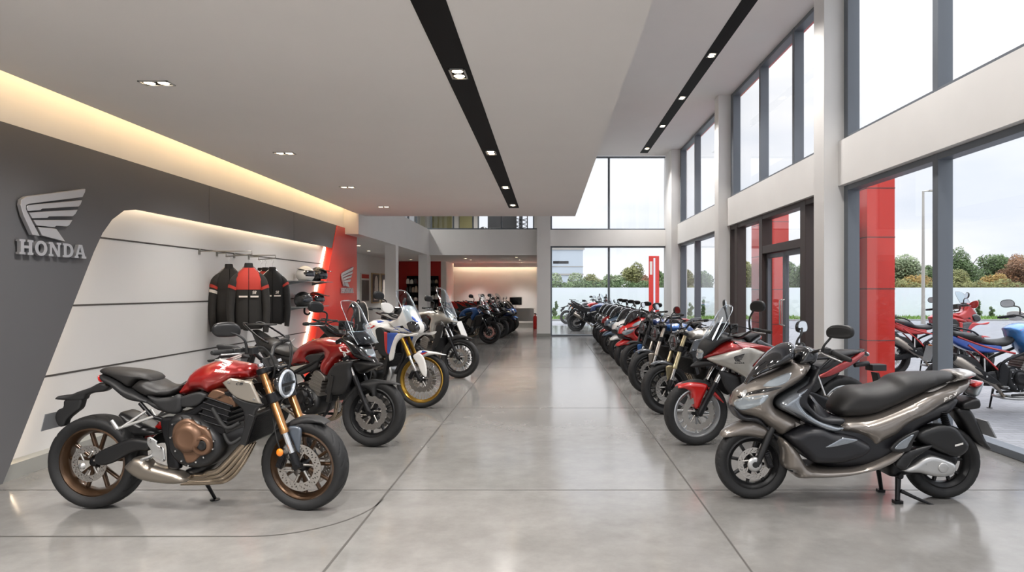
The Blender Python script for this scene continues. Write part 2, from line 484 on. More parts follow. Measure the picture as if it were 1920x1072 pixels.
# left display wall
XW = -4.1
niche = [(5.13, .0), (5.2, .116), (6.16, 1.80), (6.28, 1.98), (6.42, 2.12), (6.6, 2.225), (6.82, 2.262), (12.95, 2.264)]
poly = [(YB, 0)] + niche + [(13.22, 2.72), (YB, 2.72)]
S(MB().prism(poly, XW, XW - .03, 'x'), 'wall_left', m_grey)
gj = MB()
for y in (8.25, 11.0): gj.box(XW - .002, XW + .0015, y, y + .006, 2.27, 2.72)
S(gj, 'trim_1', m_joint)
nb = S(MB().box(XW - .3, XW - .14, 4.6, 13.4, 0, 2.4).box(XW - .2, XW - .14, YB, 4.6, 0, 2.7), 'wall_left.001', m_niche)
jm = MB()
for z in (1.945, 1.312, .72): jm.box(XW - .142, XW - .137, 4.9, 11.6 + z * .6, z, z + .016)
jm.build('panel_joint', m_joint, nb)
S(MB().box(XW - .14, XW - .02, 5.1, 11.5, 0, .116), 'baseboard_left', m_skirt)
S(MB().box(XW - .3, XW - .01, YB, 14.2, 2.721, 3.45).box(XW - .3, XW - .14, 13.41, 14.58, 0, 2.72), 'wall_left.002', m_wall)
# hidden strips along the niche
def edge_strip(path, off, name):
    mb = MB(); mb.tube([(XW - .055, y, z) for y, z in path], .009, 6)
    return S(mb, name, m_led)
edge_strip([(5.27, .14), (6.12, 1.82), (6.25, 2.0), (6.4, 2.15), (6.59, 2.255), (6.82, 2.292), (12.7, 2.294)], .03, 'trim_9')
# red pylon at the end of the niche
pyl = MB().prism([(11.59, 0), (14.58, 0), (14.58, 2.715), (13.22, 2.715)], XW + .015, XW - .135, 'x')
po = pyl.build('red_pylon', m_redp, bevel=.004); tag(po, 'slanted red wall pylon with silver wing emblem beside the display niche', 'pylon')
sb = MB().prism([(11.55, .05), (11.6, .05), (12.96, 2.27), (12.9, 2.27)], XW - .12, XW - .13, 'x')
sb.build('light_strip', mat('led_strip_bright', '#ffffff', emit='#ffe6c4', es=5), po)
# wing emblems
def sign(name, y0, z0, ky, kz, x, parent=None, label=None, t=.03):
    root = parent
    if label: root = empty(name, (x, y0, z0)); tag(root, label, 'wall sign')
    ox, oy, oz = (x, y0, z0) if label else (0, 0, 0)
    sh = emblem(False)
    mb = MB(); raise_shapes(mb, sh, lambda u, v, d: (x + .012 + d - ox, y0 + u * ky - oy, z0 + v * kz - oz), t)
    mb.build('wing_emblem', m_silver, root, bevel=.003)
    T, w = text_shapes('HONDA'); k = .84 / w
    for i, (a, b) in enumerate(T):
        mb = MB(); raise_shapes(mb, [([(.19 + p[0] * k, .105 + p[1] * .17) for p in a], [(.19 + p[0] * k, .105 + p[1] * .17) for p in b] if b else None)],
                                lambda u, v, d: (x + .012 + d - ox, y0 + u * ky - oy, z0 + v * kz - oz), t)
        mb.build('letter', m_silver, root)
    for u, v in ((.3, .45), (.6, .78), (.5, .4), (.35, .2), (.6, .2), (.85, .2)):
        MB().box(x - ox, x + .013 - ox, y0 + u * ky - .01 - oy, y0 + u * ky + .01 - oy, z0 + v * kz - .01 - oz, z0 + v * kz + .01 - oz).build('standoff', m_signedge, root)
def wall_h(px, py, x): return EYE + (545 - py) * (-x) / (1028 - px)
def wall_y(px, x): return 1280 * (-x) / (1028 - px)
ya, yb = wall_y(28, XW), wall_y(156, XW)
sign('wing_sign', ya - .2 * (yb - ya) / .84, 1.66, (yb - ya) / .84, .685, XW, None, 'large silver wing sign with lettering on the grey wall')
sign('wing_emblem', 13.19, 1.34, 1.01, .61, XW + .015, po, None, .022)

# low ceiling block, cove, upper ceiling
S(MB().box(-3.85, .56, YB, YS, LOW, HIGH), 'ceiling', m_ceil)
S(MB().box(-4.4, -3.85, YB, YS, 3.4, HIGH), 'trim_2', m_ceil)
cs = MB().box(-3.875, -3.855, YB + .2, YS - .1, 3.2, 3.22); S(cs, 'trim_10', m_cove)
S(MB().box(.56, 4.22, YB, YF, HIGH, HIGH + .2).box(-6, .56, YS, YR, HIGH, HIGH + .2), 'ceiling.001', m_ceil)
# black lighting channels
S(MB().box(-.735, -.545, YB, 12.75, LOW - .004, LOW + .01), 'trim_3', m_black)
S(MB().box(2.86, 3.10, YB, 21.3, HIGH - .006, HIGH + .01), 'trim_4', m_black)
def lamp(x, y, z, label, along=True, r=.036, n=2, gap=.105, group='ceiling downlights'):
    e = empty('downlight', (x, y, z)); tag(e, label, 'ceiling light', group)
    hw = r + .022; hl = r + .022 + gap * (n - 1) / 2
    f = MB(); t = .012
    ax, ay = (hw, hl) if along else (hl, hw)
    f.box(-ax, -ax + t, -ay, ay, -.008, 0).box(ax - t, ax, -ay, ay, -.008, 0).box(-ax, ax, -ay, -ay + t, -.008, 0).box(-ax, ax, ay - t, ay, -.008, 0)
    f.build('frame', m_lamph, e)
    MB().box(-ax + t, ax - t, -ay + t, ay - t, -.003, -.001).build('housing', m_black, e)
    for k in range(n):
        c = (k - (n - 1) / 2) * gap
        p = (0, c, -.0045) if along else (c, 0, -.0045)
        MB().lathe([(0, 0.0001), (0, r), (.002, r + .004)], p, 20, 'z').build('lamp', m_lamp, e)
    return e
ORD = ['nearest', 'second', 'third', 'farthest']
for k, (x, y) in enumerate(((-2.92, 5.09), (-2.97, 7.69), (-3.0, 10.2), (-3.04, 12.6))):
    lamp(x, y, LOW, ORD[k] + ' twin downlight in the plain low ceiling on the left', False)
for k, y in enumerate((4.86, 7.63, 10.2, 12.3)):
    lamp(-.64, y, LOW - .004, ORD[k] + ' twin downlight in the black channel of the low ceiling', True)
for k, y in enumerate((12.45, 15.2, 17.8, 20.6)):
    lamp(2.98, y, HIGH - .006, ORD[k] + ' twin downlight in the black channel of the high ceiling', True, .05)

# left colonnade, side room and recess
XB = -3.81
S(MB().box(-4.12, XB, 13.72, YF + .3, 2.59, 3.41).box(XB, -.36, YF, YF + .3, 2.59, 3.41), 'wall_left.003', m_wall)
S(MB().box(-4.08, XB, 17.05, 17.35, 0, 2.59).box(-4.08, XB, 21.45, YF + .3, 0, 2.59), 'wall_left.004', m_wall)
S(MB().box(-6.0, -4.26, 13.4, YR, 2.59, 2.75).box(-4.26, -4.12, 14.62, YR, 2.59, 2.75).box(-4.12, -.3, YF + .3, YR, 2.59, 2.75), 'ceiling.002', m_ceil)
S(MB().box(-6.1, -5.8, 13.3, 26.5, 0, 2.6).box(-6.0, -4.42, 13.25, 13.42, 0, 2.6), 'wall_left.005', m_wall)
S(MB().box(-6.0, -4.16, 26.5, 26.7, 0, 2.59), 'wall_far', m_redwall)
S(MB().box(-4.16, -3.95, 26.45, YR, 0, 2.6), 'wall_far.001', m_wall)
S(MB().box(-3.95, -.1, YR, YR + .2, 0, 2.6), 'wall_far.002', m_wall)
S(MB().box(-.36, -.05, YF + .3, YR, 0, 2.6), 'wall_right', m_wall)
S(MB().box(-3.95, -.4, YR - .03, YR, 0, .12), 'baseboard_far', m_skirt)
S(MB().box(-3.9, -.4, YR - .32, YR - .27, 2.43, 2.59), 'trim_5', m_ceil)
S(MB().box(-3.85, -.45, YR - .262, YR - .25, 2.5, 2.53), 'trim_11', m_led)
for k, (px, py) in enumerate(((873, 484), (882, 487), (893, 492), (968, 482), (974, 487), (978, 491.5))):
    y = 1280 * 1.14 / (545 - py); y = min(y, 28.0)
    lamp((px - 1028) / 1280 * y, y, 2.59, ORD[[0, 1, 3][k % 3]].replace('farthest', 'last') + ' small round downlight in the ' + ('left' if k < 3 else 'right') + ' row of recess ceiling', True, .045, 1, group='recess downlights')
for k, (px, py) in enumerate(((672, 460), (691, 470), (770, 486.5))):
    y = 1280 * 1.14 / (545 - py)
    lamp((px - 1028) / 1280 * y, y, 2.59, ['nearest', 'second', 'farthest'][k] + ' small round downlight in the side room ceiling', True, .045, 1, group='side room downlights')

# far wall with its windows and the corner columns
S(MB().box(-.36, .07, YF - .25, YF + .3, 0, HIGH), 'wall_far.003', m_wall)
S(MB().box(.07, 3.74, YF - .05, YF + .3, 2.88, 3.39), 'wall_far.004', m_wall)
S(MB().box(-.37, .08, YF - .26, YF - .25, 0, .1), 'baseboard_far.001', m_skirt)
wn = [0]
def window(frames, panes, m=m_frame):
    """frames: boxes; panes: boxes"""
    wn[0] += 1
    mb = MB()
    for b in frames: mb.box(*b)
    o = mb.build('window_%d' % wn[0], m, kind='structure', bevel=.004)
    for b in panes: MB().box(*b).build('pane', m_glass, o)
    return o
def win_far(x0, x1, z0, z1, mulls, y=YF + .08, fw=.05):
    F = [(x0, x0 + fw, y - .06, y + .06, z0, z1), (x1 - fw, x1, y - .06, y + .06, z0, z1), (x0 + .001, x1 - .001, y - .057, y + .057, z0 + .001, z0 + fw), (x0 + .001, x1 - .001, y - .057, y + .057, z1 - fw, z1 - .001)]
    xs = [x0] + list(mulls) + [x1]
    for m in mulls: F.append((m - .032, m + .032, y - .059, y + .059, z0 + .002, z1 - .002))
    P = [(xs[i] + .03, xs[i + 1] - .03, y - .005, y + .005, z0 + .02, z1 - .02) for i in range(len(xs) - 1)]
    return window(F, P)
win_far(.07, 3.80, 3.39, HIGH, [1.94])
win_far(.07, 3.80, .0, 2.88, [1.94])
# right wall: columns, beam, glazing
cm = MB()
for a, b in ((3.3, 3.66), (9.26, 9.62), (15.0, 15.36), (20.75, 22.1)): cm.box(3.74, 4.22, a, b, 0, HIGH)
S(cm, 'wall_right.001', m_wall, bevel=.006)
bmm = MB()
for a, b in ((YB, 3.3), (3.66, 9.26), (9.62, 15.0), (15.36, 20.75)): bmm.box(3.93, 4.22, a, b, 2.87, 3.47)
S(bmm, 'wall_right.002', m_wall)
XG = 4.1
def win_right(y0, y1, z0, z1, mulls, fw=.07, m=m_frame, w=.10, skip=()):
    a, b = XG - .09, XG + .07
    F = [(a, b, y0, y0 + .12, z0, z1), (a, b, y1 - .12, y1, z0, z1), (a + .004, b - .004, y0 + .002, y1 - .002, z0 + .002, z0 + fw), (a + .004, b - .004, y0 + .002, y1 - .002, z1 - fw, z1 - .002)]
    for q in mulls: F.append((a + .001, b - .001, q - w / 2, q + w / 2, z0 + .001, z1 - .001))
    ys = [y0] + list(mulls) + [y1]
    P = [(XG - .006, XG + .006, ys[i] + .04, ys[i + 1] - .04, z0 + .03, z1 - .03) for i in range(len(ys) - 1)]
    return window(F, P, m)
win_right(3.66, 9.26, 0, 2.87, [4.9, 7.08])
win_right(3.66, 9.26, 3.47, HIGH, [4.9, 7.08])
win_right(YB, 3.3, 0, 2.87, [-1.6, .9])
win_right(YB, 3.3, 3.47, HIGH, [-1.6, .9])
win_right(9.62, 15.0, 3.47, HIGH, [11.18, 12.95, 14.85])
win_right(15.36, 20.75, 0, 2.87, [18.7])
win_right(15.36, 20.75, 3.47, HIGH, [18.7])
# entrance bay
a, b = XG - .11, XG + .08
F = [(a, b, 9.62, 9.75, 0, 2.87), (a, b, 10.6, 10.82, 0, 2.87), (a, b, 12.74, 12.93, 0, 2.87), (a, b, 14.42, 14.62, 0, 2.87), (a, b, 14.92, 15.0, 0, 2.87), (a + .004, b - .004, 9.622, 14.998, 2.78, 2.868),
     (a + .004, b - .004, 10.8, 12.76, 2.14, 2.28), (a + .004, b - .004, 12.91, 14.998, 0.001, .07), (a + .004, b - .004, 9.622, 10.62, 0.001, .07)]
P = [(XG - .006, XG + .006, *q) for q in ((9.72, 10.62, .05, 2.8), (10.8, 12.76, 2.26, 2.8), (12.9, 14.45, .05, 2.8), (14.6, 14.94, .05, 2.8))]
window(F, P, m_dkframe)
for k, (y0, y1) in enumerate(((10.83, 11.775), (11.785, 12.73))):
    mb = MB(); a, b = XG - .03, XG + .03
    mb.box(a, b, y0, y0 + .07, .02, 2.13).box(a, b, y1 - .07, y1, .02, 2.13).box(a + .003, b - .003, y0 + .001, y1 - .001, .021, .12).box(a + .003, b - .003, y0 + .001, y1 - .001, 2.05, 2.129)
    d = mb.build('door_%d' % (k + 1), m_frame, kind='structure', bevel=.003)
    MB().box(XG - .006, XG + .006, y0 + .06, y1 - .06, .1, 2.07).build('pane', m_glass, d)
    yy = y1 - .05 if k == 0 else y0 + .05
    MB().tube([(a - .01, yy, .85), (a - .06, yy, .87), (a - .06, yy, 1.28), (a - .01, yy, 1.3)], .012, 8).build('handle', m_lamph, d)

# upper glazing of the mezzanine and what stands behind it
def glaz(x0, x1, posts, y, z0=3.41, z1=HIGH):
    F = [(x0, x1, y - .03, y + .03, z0, z0 + .05)] + [(p - .025, p + .025, y - .028, y + .028, z0 + .002, z1) for p in posts]
    return window(F, [(x0, x1, y - .005, y + .005, z0 + .04, z1)])
glaz(XB - .1, -.36, [-3.76, -3.05, -2.42, -1.5, -.85], YF + .15)
wn[0] += 1
mb = MB().box(-3.99, -3.93, 14.3, YF + .12, 3.41, 3.46)
for y in (16.2, 18.2, 19.3, 20.5): mb.box(-3.985, -3.935, y - .025, y + .025, 3.41, HIGH)
o = mb.build('window_%d' % wn[0], m_frame, kind='structure')
MB().box(-3.965, -3.955, 14.3, YF + .12, 3.45, HIGH).build('pane', m_glass, o)
S(MB().box(-6.0, -5.9, YS, YR, 3.4, HIGH), 'wall_left.006', mat('office_wall', '#8d9b94', .7))
S(MB().box(-6, -4.12, YS, YR, 3.2, 3.41).box(-4.12, .0, YF + .3, YR, 3.2, 3.41), 'floor.001', m_skirt)
m_khaki = mat('khaki_panel', '#9a9468', .6)
mz = MB().box(-5.9, -2.75, 26.6, 26.7, 3.41, HIGH).box(-.55, .0, 26.6, 26.7, 3.41, HIGH).box(-.06, .0, YF + .3, 26.7, 3.41, HIGH)
S(mz, 'wall_far.005', m_ceil)
S(MB().box(-4.55, -3.75, 26.52, 26.6, 3.41, 4.6).box(-3.45, -2.95, 26.52, 26.6, 3.41, 4.6), 'trim_6', m_khaki)
win_far(-2.75, -.55, 3.41, HIGH, [-2.0, -1.1], y=26.64)

# ---------------------------------------------------------------- motorcycle materials
m_tyre = mat('tyre_rubber', '#131314', .68, bump=.25, bscale=150)
m_blk = mat('satin_black', '#131314', .4)
m_blkm = mat('black_metal', '#18181a', .36, metal=.5)
m_blkp = mat('black_plastic', '#1a1a1b', .55, bump=.15, bscale=400)
m_seat = mat('seat_vinyl', '#1e1c1b', .5, bump=.2, bscale=500)
m_gloss = mat('gloss_black', '#101011', .18, coat=1)
m_chrome = mat('chrome', '#d8d8d8', .12, metal=1)
m_alu = mat('cast_aluminium', '#b9b9b8', .36, metal=.85)
m_steel = mat('brushed_steel', '#989086', .32, metal=.9)
m_hdr = mat('exhaust_steel', '#9c8e7d', .18, metal=.95)
m_disc = mat('brake_disc_steel', '#b4b0ab', .26, metal=.9)
m_bronze = mat('bronze_rim', '#4c3827', .34, metal=.7, coat=.4)
m_copper = mat('bronze_cover', '#6c513f', .4, metal=.55)
m_goldf = mat('gold_fork', '#a4774c', .28, metal=.9)
m_gold = mat('gold_rim', '#ab8638', .3, metal=.85)
m_grey_e = mat('engine_grey', '#77736e', .42, metal=.6)
m_red = paint('candy_red', '#92110d', .35, .3)
m_shroud = mat('satin_silver', '#989187', .38, metal=.7)
m_lens = mat('lamp_lens', '#a4adb3', .06, coat=1, metal=.55)
m_lampd = mat('lamp_glass_dark', '#4a5056', .08, coat=1, metal=.4)
m_ring = mat('light_ring', '#d5dde6', .12, metal=.5, coat=1)
m_amber = mat('amber_lens', '#e07a10', .2, coat=1)
m_redl = mat('red_lens', '#b5120e', .2, coat=1)
m_fgrey = mat('fork_guard_grey', '#4c545e', .4, metal=.3, coat=.5)
m_plate = mat('number_plate_blank', '#8d8f92', .5)
m_mark = mat('white_marking', '#e6e2dd', .4)
m_dmark = mat('dark_marking', '#2a2a2b', .45)
m_screen = glassy('clear_screen', (.86, .9, .93), 1.5)
m_smoke = mat('smoked_screen', '#15161a', .06, coat=1)
m_subf = mat('subframe_paint', '#202022', .38, metal=.5)
m_tankw = paint('tank_white', '#e2e0dc', .0, .35)
m_lblue = paint('light_blue_paint', '#3a7fc4', .2, .3)
m_tailp = mat('tail_plastic', '#242425', .5)
m_navy = paint('navy_paint', '#1d3263', .3, .3)
m_mblue = paint('metal_blue', '#2a5b9a', .3, .3)
m_pblue = paint('pale_blue_paint', '#5f7184', .4, .3)
m_gmet = paint('gunmetal_paint', '#4a4c4f', .5, .3)
m_olive = mat('olive_fork', '#9a8f72', .3, metal=.85)
m_mirror = mat('mirror_glass', '#c8ced4', .04, metal=1)
m_fin = mat('radiator_fins', '#141416', .5, metal=.4)
m_rubber = mat('grip_rubber', '#171717', .7)
m_red2 = paint('bright_red', '#b81713', .1, .3)
m_white = paint('pearl_white', '#e2e0dc', .0, .35)
m_blue = paint('race_blue', '#1f4fae', .1, .35)
m_silv = paint('silver_paint', '#a8a49c', .45, .35)
m_wheel = mat('wheel_black', '#232324', .4, metal=.4)
m_wsil = mat('wheel_silver', '#b2b4b6', .32, metal=.7)

from mathutils.bvhtree import BVHTree
def skin_of(mb):
    t = BVHTree.FromPolygons([Vector(v) for v in mb.v], mb.f)
    def y_at(x, z, side, dflt=.1):
        h = t.ray_cast(Vector((x, side * 2, z)), Vector((0, -side, 0)))
        return abs(h[0].y) if h[0] is not None else dflt
    return y_at
def decal(B, mb, sh, x0, z0, kx, kz, side, m, name, parent, t=.0012, rot=0.0, w=1.0):
    """flat marks laid on the skin of mb; text reads from outside"""
    Y = skin_of(mb); c, s_ = math.cos(rot), math.sin(rot); raw = x0 == 0 and z0 == 0
    def fn(u, v, d):
        a = (u if side < 0 or raw else w - u) * kx; b = v * kz
        x = x0 + a * c - (b * s_ if side < 0 else -b * s_) * 1; z = z0 + b * c + (a * s_ if side < 0 else -a * s_)
        return (x, side * (Y(x, z, side) + d), z)
    o = MB(); raise_shapes(o, sh, fn, t)
    return B.part(o, name, m, False, parent)
class Bike:
    def __init__(s, name, fr, steer=0.0, head=None, rake=None):
        s.root = empty(name, (fr[0], fr[1], 0), fr[2]); s.wb = fr[3]; s.S = None
        if steer:
            ax = Vector(rake).normalized(); T = Matrix.Translation(Vector(head))
            s.S = T @ Matrix.Rotation(math.radians(steer), 4, ax) @ T.inverted()
    def part(s, mb, name, m, front=False, parent=None, bevel=0, sub=0):
        if front and s.S is not None: mb.xf(s.S)
        return mb.build(name, m, parent or s.root, bevel=bevel, sub=sub)

def tyre(mb, c, ro, ri, w, seg=96, tread=0):
    h = ro - ri; hw = w / 2
    half = [(hw * .62, ri - .004), (hw * .78, ri + .012), (hw * .95, ri + .35 * h), (hw, ri + .58 * h), (hw * .93, ri + .76 * h), (hw * .8, ri + .875 * h), (hw * .6, ri + .945 * h), (hw * .4, ri + .98 * h), (hw * .2, ri + .996 * h)]
    P = [(-a, r) for a, r in half] + [(0, ro)] + [(a, r) for a, r in reversed(half)]
    if tread:
        P2 = []
        for i in range(len(P) - 1):
            P2 += [P[i], ((P[i][0] + P[i + 1][0]) / 2, (P[i][1] + P[i + 1][1]) / 2)]
        P = P2 + [P[-1]]
        def rf(t, a, r):
            q = abs(a) / hw
            if .12 < q < .9 and r > ri + .6 * h:
                f = (t * tread / (2 * PI) + q * 1.15 + (.5 if a > 0 else 0)) % 1
                if f < .16: return r - .0045
            return r
        seg = 288
    else: rf = None
    return mb.lathe(P, c, seg, 'y', rfun=rf)
def rim_lathe(mb, c, ri, w, seg=64):
    hw = w * .36
    P = [(-hw, ri + .006), (-hw - .004, ri - .004), (-hw + .006, ri - .012), (-hw * .6, ri - .026), (-hw * .3, ri - .034), (hw * .3, ri - .034), (hw * .6, ri - .026), (hw - .006, ri - .012), (hw + .004, ri - .004), (hw, ri + .006)]
    return mb.lathe(P, c, seg, 'y')
def cast_spokes(mb, c, r0, r1, n, w0, w1, t=.02, fork=0.0, twist=0.0, phase=0.0, y=0):
    for k in range(n):
        a = 2 * PI * k / n + phase
        for s in ((-1, 1) if fork else (0,)):
            a1 = a + s * fork; a0 = a + s * fork * .12 + twist
            p0 = Vector((math.cos(a0), 0, math.sin(a0))) * r0; p1 = Vector((math.cos(a1), 0, math.sin(a1))) * r1
            d = (p1 - p0).normalized(); q = Vector((-d.z, 0, d.x))
            C = Vector(c) + Vector((0, y, 0)); vs = []
            for p, ww, tt in ((p0, w0, t), ((p0 + p1) / 2, (w0 + w1) / 2 * .9, t * .85), (p1, w1, t * .8)):
                for sx, sy in ((-1, -.5), (-.6, -1), (.6, -1), (1, -.5), (1, .5), (.6, 1), (-.6, 1), (-1, .5)):
                    vs.append(C + p + q * ww * sx + Vector((0, tt * sy, 0)))
            mb.add(vs, [(i * 8 + j, i * 8 + (j + 1) % 8, i * 8 + 8 + (j + 1) % 8, i * 8 + 8 + j) for i in range(2) for j in range(8)])
    return mb
def wire_spokes(mb, c, r1, n=36, hubw=.045, r0=.035):
    for k in range(n):
        a = 2 * PI * k / n; b = a + (.42 if k % 4 < 2 else -.42); y = hubw if k % 2 else -hubw
        mb.tube([(c[0] + r0 * math.cos(b), c[1] + y, c[2] + r0 * math.sin(b)), (c[0] + r1 * math.cos(a), c[1], c[2] + r1 * math.sin(a))], .0022, 5)
    return mb
def disc(mb, c, r0, r1, y, holes=True, wave=0, t=.004, seg=120, nr=6):
    vs = []; 
    for q in (0, 1):
        for k in range(seg):
            a = 2 * PI * k / seg
            for j in range(nr):
                r = r0 + (r1 - r0) * j / (nr - 1)
                if wave and j == nr - 1: r += .0045 * math.cos(a * wave)
                if wave and j == 0: r += .004 * math.cos(a * wave)
                vs.append((c[0] + r * math.cos(a), c[1] + y + (t if q else 0), c[2] + r * math.sin(a)))
    def hole(k, j):
        if not holes: return False
        g = k % 6
        return (g == 0 and j == 1) or (g == 2 and j == 2) or (g == 4 and j == 3)
    fs = []; N = seg * nr
    for k in range(seg):
        k2 = (k + 1) % seg
        for j in range(nr - 1):
            if hole(k, j): continue
            for q in (0, 1): fs.append((q * N + k * nr + j, q * N + k * nr + j + 1, q * N + k2 * nr + j + 1, q * N + k2 * nr + j))
        for j in (0, nr - 1): fs.append((k * nr + j, k2 * nr + j, N + k2 * nr + j, N + k * nr + j))
    mb.add(vs, fs, False)
    # carrier arms
    for k in range(6):
        a = 2 * PI * k / 6 + .2; b = a + .35
        mb.tube([(c[0] + .04 * math.cos(b), c[1] + y, c[2] + .04 * math.sin(b)), (c[0] + (r0 + .006) * math.cos(a), c[1] + y, c[2] + (r0 + .006) * math.sin(a))], .008, 6)
    return mb
def wheel(B, name, c, ro, ri, w, m_rim, style='cast', n=6, discs=((.07, .155),), front=False, tread=0, fork=.22, wave=0, msp=None, holes=True, phase=.3):
    t = B.part(tyre(MB(), c, ro, ri, w, tread=tread), name, m_tyre, front)
    B.part(rim_lathe(MB(), c, ri, w), 'rim', m_rim, front, t)
    if style == 'wire': B.part(wire_spokes(MB(), c, ri - .03), 'wire_spokes', m_chrome, front, t)
    else: B.part(cast_spokes(MB(), c, .04, ri - .028, n, .014, .011, .018, fork, phase=phase), 'cast_spokes', msp or m_rim, front, t)
    hw = .055
    B.part(MB().lathe([(-hw, 0), (-hw, .024), (-hw + .01, .03), (-.02, .045), (.02, .045), (hw - .01, .03), (hw, .024), (hw, 0)], c, 24), 'hub', m_blkm, front, t)
    for y, r in discs:
        B.part(disc(MB(), c, r * .66, r, y, holes, wave), 'brake_disc', m_disc, front, t)
    return t
def lerp(a, b, t): return Vector(a) + (Vector(b) - Vector(a)) * t
def fork_leg(B, top, axle, side, dy, m_up, m_low, usd=True, r=.027, split=.62, guard=None):
    """top and axle are (x, z); one leg"""
    a = Vector((top[0], side * dy, top[1])); b = Vector((axle[0], side * dy, axle[1]))
    sp = lerp(a, b, split)
    up = MB()
    if usd:
        up.tube([a, lerp(a, b, split * .2), lerp(a, b, split * .21), lerp(a, b, split * .93), lerp(a, b, split * .94), sp], [r * .9, r * .92, r, r, r * 1.1, r * 1.05], 16)
    else: up.tube([a, sp], r * .78, 14)
    o = B.part(up, 'fork_leg', m_up, True)
    lo = MB()
    if usd: lo.tube([sp, lerp(a, b, .9)], r * .74, 14)
    else: lo.tube([sp, lerp(a, b, split + .02), lerp(a, b, split + .06), lerp(a, b, .93)], [r * 1.05, r * 1.15, r, r * .92], 14)
    B.part(lo, 'fork_slider', m_chrome if usd else m_low, True, o)
    e = MB(); d = (b - a).normalized()
    e.tube([lerp(a, b, .86), lerp(a, b, .93), b + d * .01], [r * .9, r * 1.05, r * .95], 12)
    e.lathe([(-.028, 0), (-.028, .02), (.022, .024), (.022, 0)], (b.x, b.y, b.z), 16)
    B.part(e, 'axle_clamp', m_blkm, True, o)
    return o
def caliper(B, c, y, ang, r, side, parent=None, front=True):
    p = Vector((c[0] + r * math.cos(ang), y, c[1] + r * math.sin(ang)))
    M = Matrix.Rotation(-ang, 3, 'Y')
    mb = MB().obox(p, .022, .026, .055, M).obox(p + Vector((0, side * .02, 0)), .018, .018, .046, M)
    mb.tube([p + M @ Vector((0, side * .028, .03)), p + M @ Vector((0, side * .042, .03))], .013, 12).tube([p + M @ Vector((0, side * .028, -.03)), p + M @ Vector((0, side * .042, -.03))], .013, 12)
    return B.part(mb, 'brake_caliper', m_blkm, front, parent, bevel=.005)
def mirror_head(B, p, w, h, side, m=m_blk, tilt=.15, stalk=None, front=True, yaw=.2):
    """glass faces the rear; returns the mirror part"""
    pts = [(-.5 * w, -.35 * h), (-.3 * w, -.5 * h), (.3 * w, -.48 * h), (.5 * w, -.2 * h), (.5 * w, .25 * h), (.32 * w, .5 * h), (-.25 * w, .5 * h), (-.5 * w, .15 * h)]
    if side < 0: pts = [(-a, b) for a, b in pts]
    mb = MB(); V, F, D = fill(pts, .035, .016)
    hh = .004 + .018 * prof(D, .022)
    n = len(V)
    vs = [(hh[i], V[i, 0], V[i, 1]) for i in range(n)] + [(-.006, V[i, 0], V[i, 1]) for i in range(n)]
    mb.add(vs, F + [tuple(i + n for i in f) for f in F] + [(a, b, b + n, a + n) for a, b in bound_edges(F)])
    M = Matrix.Translation(Vector(p)) @ Matrix.Rotation(side * yaw, 4, 'Z') @ Matrix.Rotation(tilt, 4, 'Y')
    mb.xf(M)
    if stalk: mb.tube(stalk, [.012] + [.0075] * (len(stalk) - 2) + [.010], 10, spline=5)
    o = B.part(mb, 'mirror', m, front)
    g = MB(); g.add([(-.0075, a * .9, b * .86) for a, b in V], F, True); g.xf(M)
    B.part(g, 'mirror_glass', m_mirror, front, o)
    return o
def handlebar(B, pts, m=m_blk, r=.011, grip=.115, lever=True, mg=m_rubber):
    """pts from the left grip end to the centre (left half), mirrored"""
    full = [Vector(p) for p in pts] + [Vector((p[0], -p[1], p[2])) for p in reversed(pts)]
    B.part(MB().tube(full, r, 10, spline=5), 'handlebar', m, True)
    for s in (1, -1):
        a = Vector((pts[0][0], s * pts[0][1], pts[0][2])); b = Vector((pts[1][0], s * pts[1][1], pts[1][2]))
        d = (b - a).normalized()
        g = MB().tube([a - d * .02, a - d * .004, a, a + d * grip * .5, a + d * grip, a + d * (grip + .006)], [.013, .0155, .017, .0165, .0175, .013], 14)
        B.part(g, 'grip', mg, True)
        k = MB(); p = a + d * (grip + .035)
        k.tube([p - d * .028, p + d * .03], .021, 12)
        k.obox(p + Vector((.02, 0, .004)), .025, .022, .016, Matrix.Identity(3))
        B.part(k, 'switch_gear', m_blkp, True, bevel=.004)
        if lever:
            q = p + d * .03 + Vector((.035, 0, -.008))
            l = MB().tube([q, q - d * .05 + Vector((.018, 0, -.004)), a + d * .03 + Vector((.055, 0, -.012)), a - d * .01 + Vector((.05, 0, -.012))], [.009, .006, .005, .006], 8, spline=4)
            B.part(l, 'lever', m_alu, True)
def kickstand(B, p, foot, m=m_blkm):
    mb = MB().tube([p, lerp(p, foot, .6), foot], [.015, .012, .011], 10)
    o = B.part(mb, 'kickstand', m)
    f = Vector(foot)
    MBf = MB().lathe([(0.0, 0), (0, .032), (.006, .034), (.008, .02), (.012, 0)], (f.x, f.y, .0005), 14, 'z')
    B.part(MBf, 'stand_foot', m, False, o)
    return o
def strips(mb, x0, x1, y0, y1, z0, z1, n, axis='z', t=.004):
    for k in range(n):
        q = (k + .5) / n
        if axis == 'z': zz = z0 + (z1 - z0) * q; mb.box(x0, x1, y0, y1, zz - t / 2, zz + t / 2)
        else: xx = x0 + (x1 - x0) * q; mb.box(xx - t / 2, xx + t / 2, y0, y1, z0, z1)
    return mb
def bolts(mb, pts, y, side, r=.006, h=.008):
    for x, z in pts: mb.lathe([(0, 0), (side * h, 0.0001), (side * h, r * .9), (0, r)], (x, y, z), 8)
    return mb
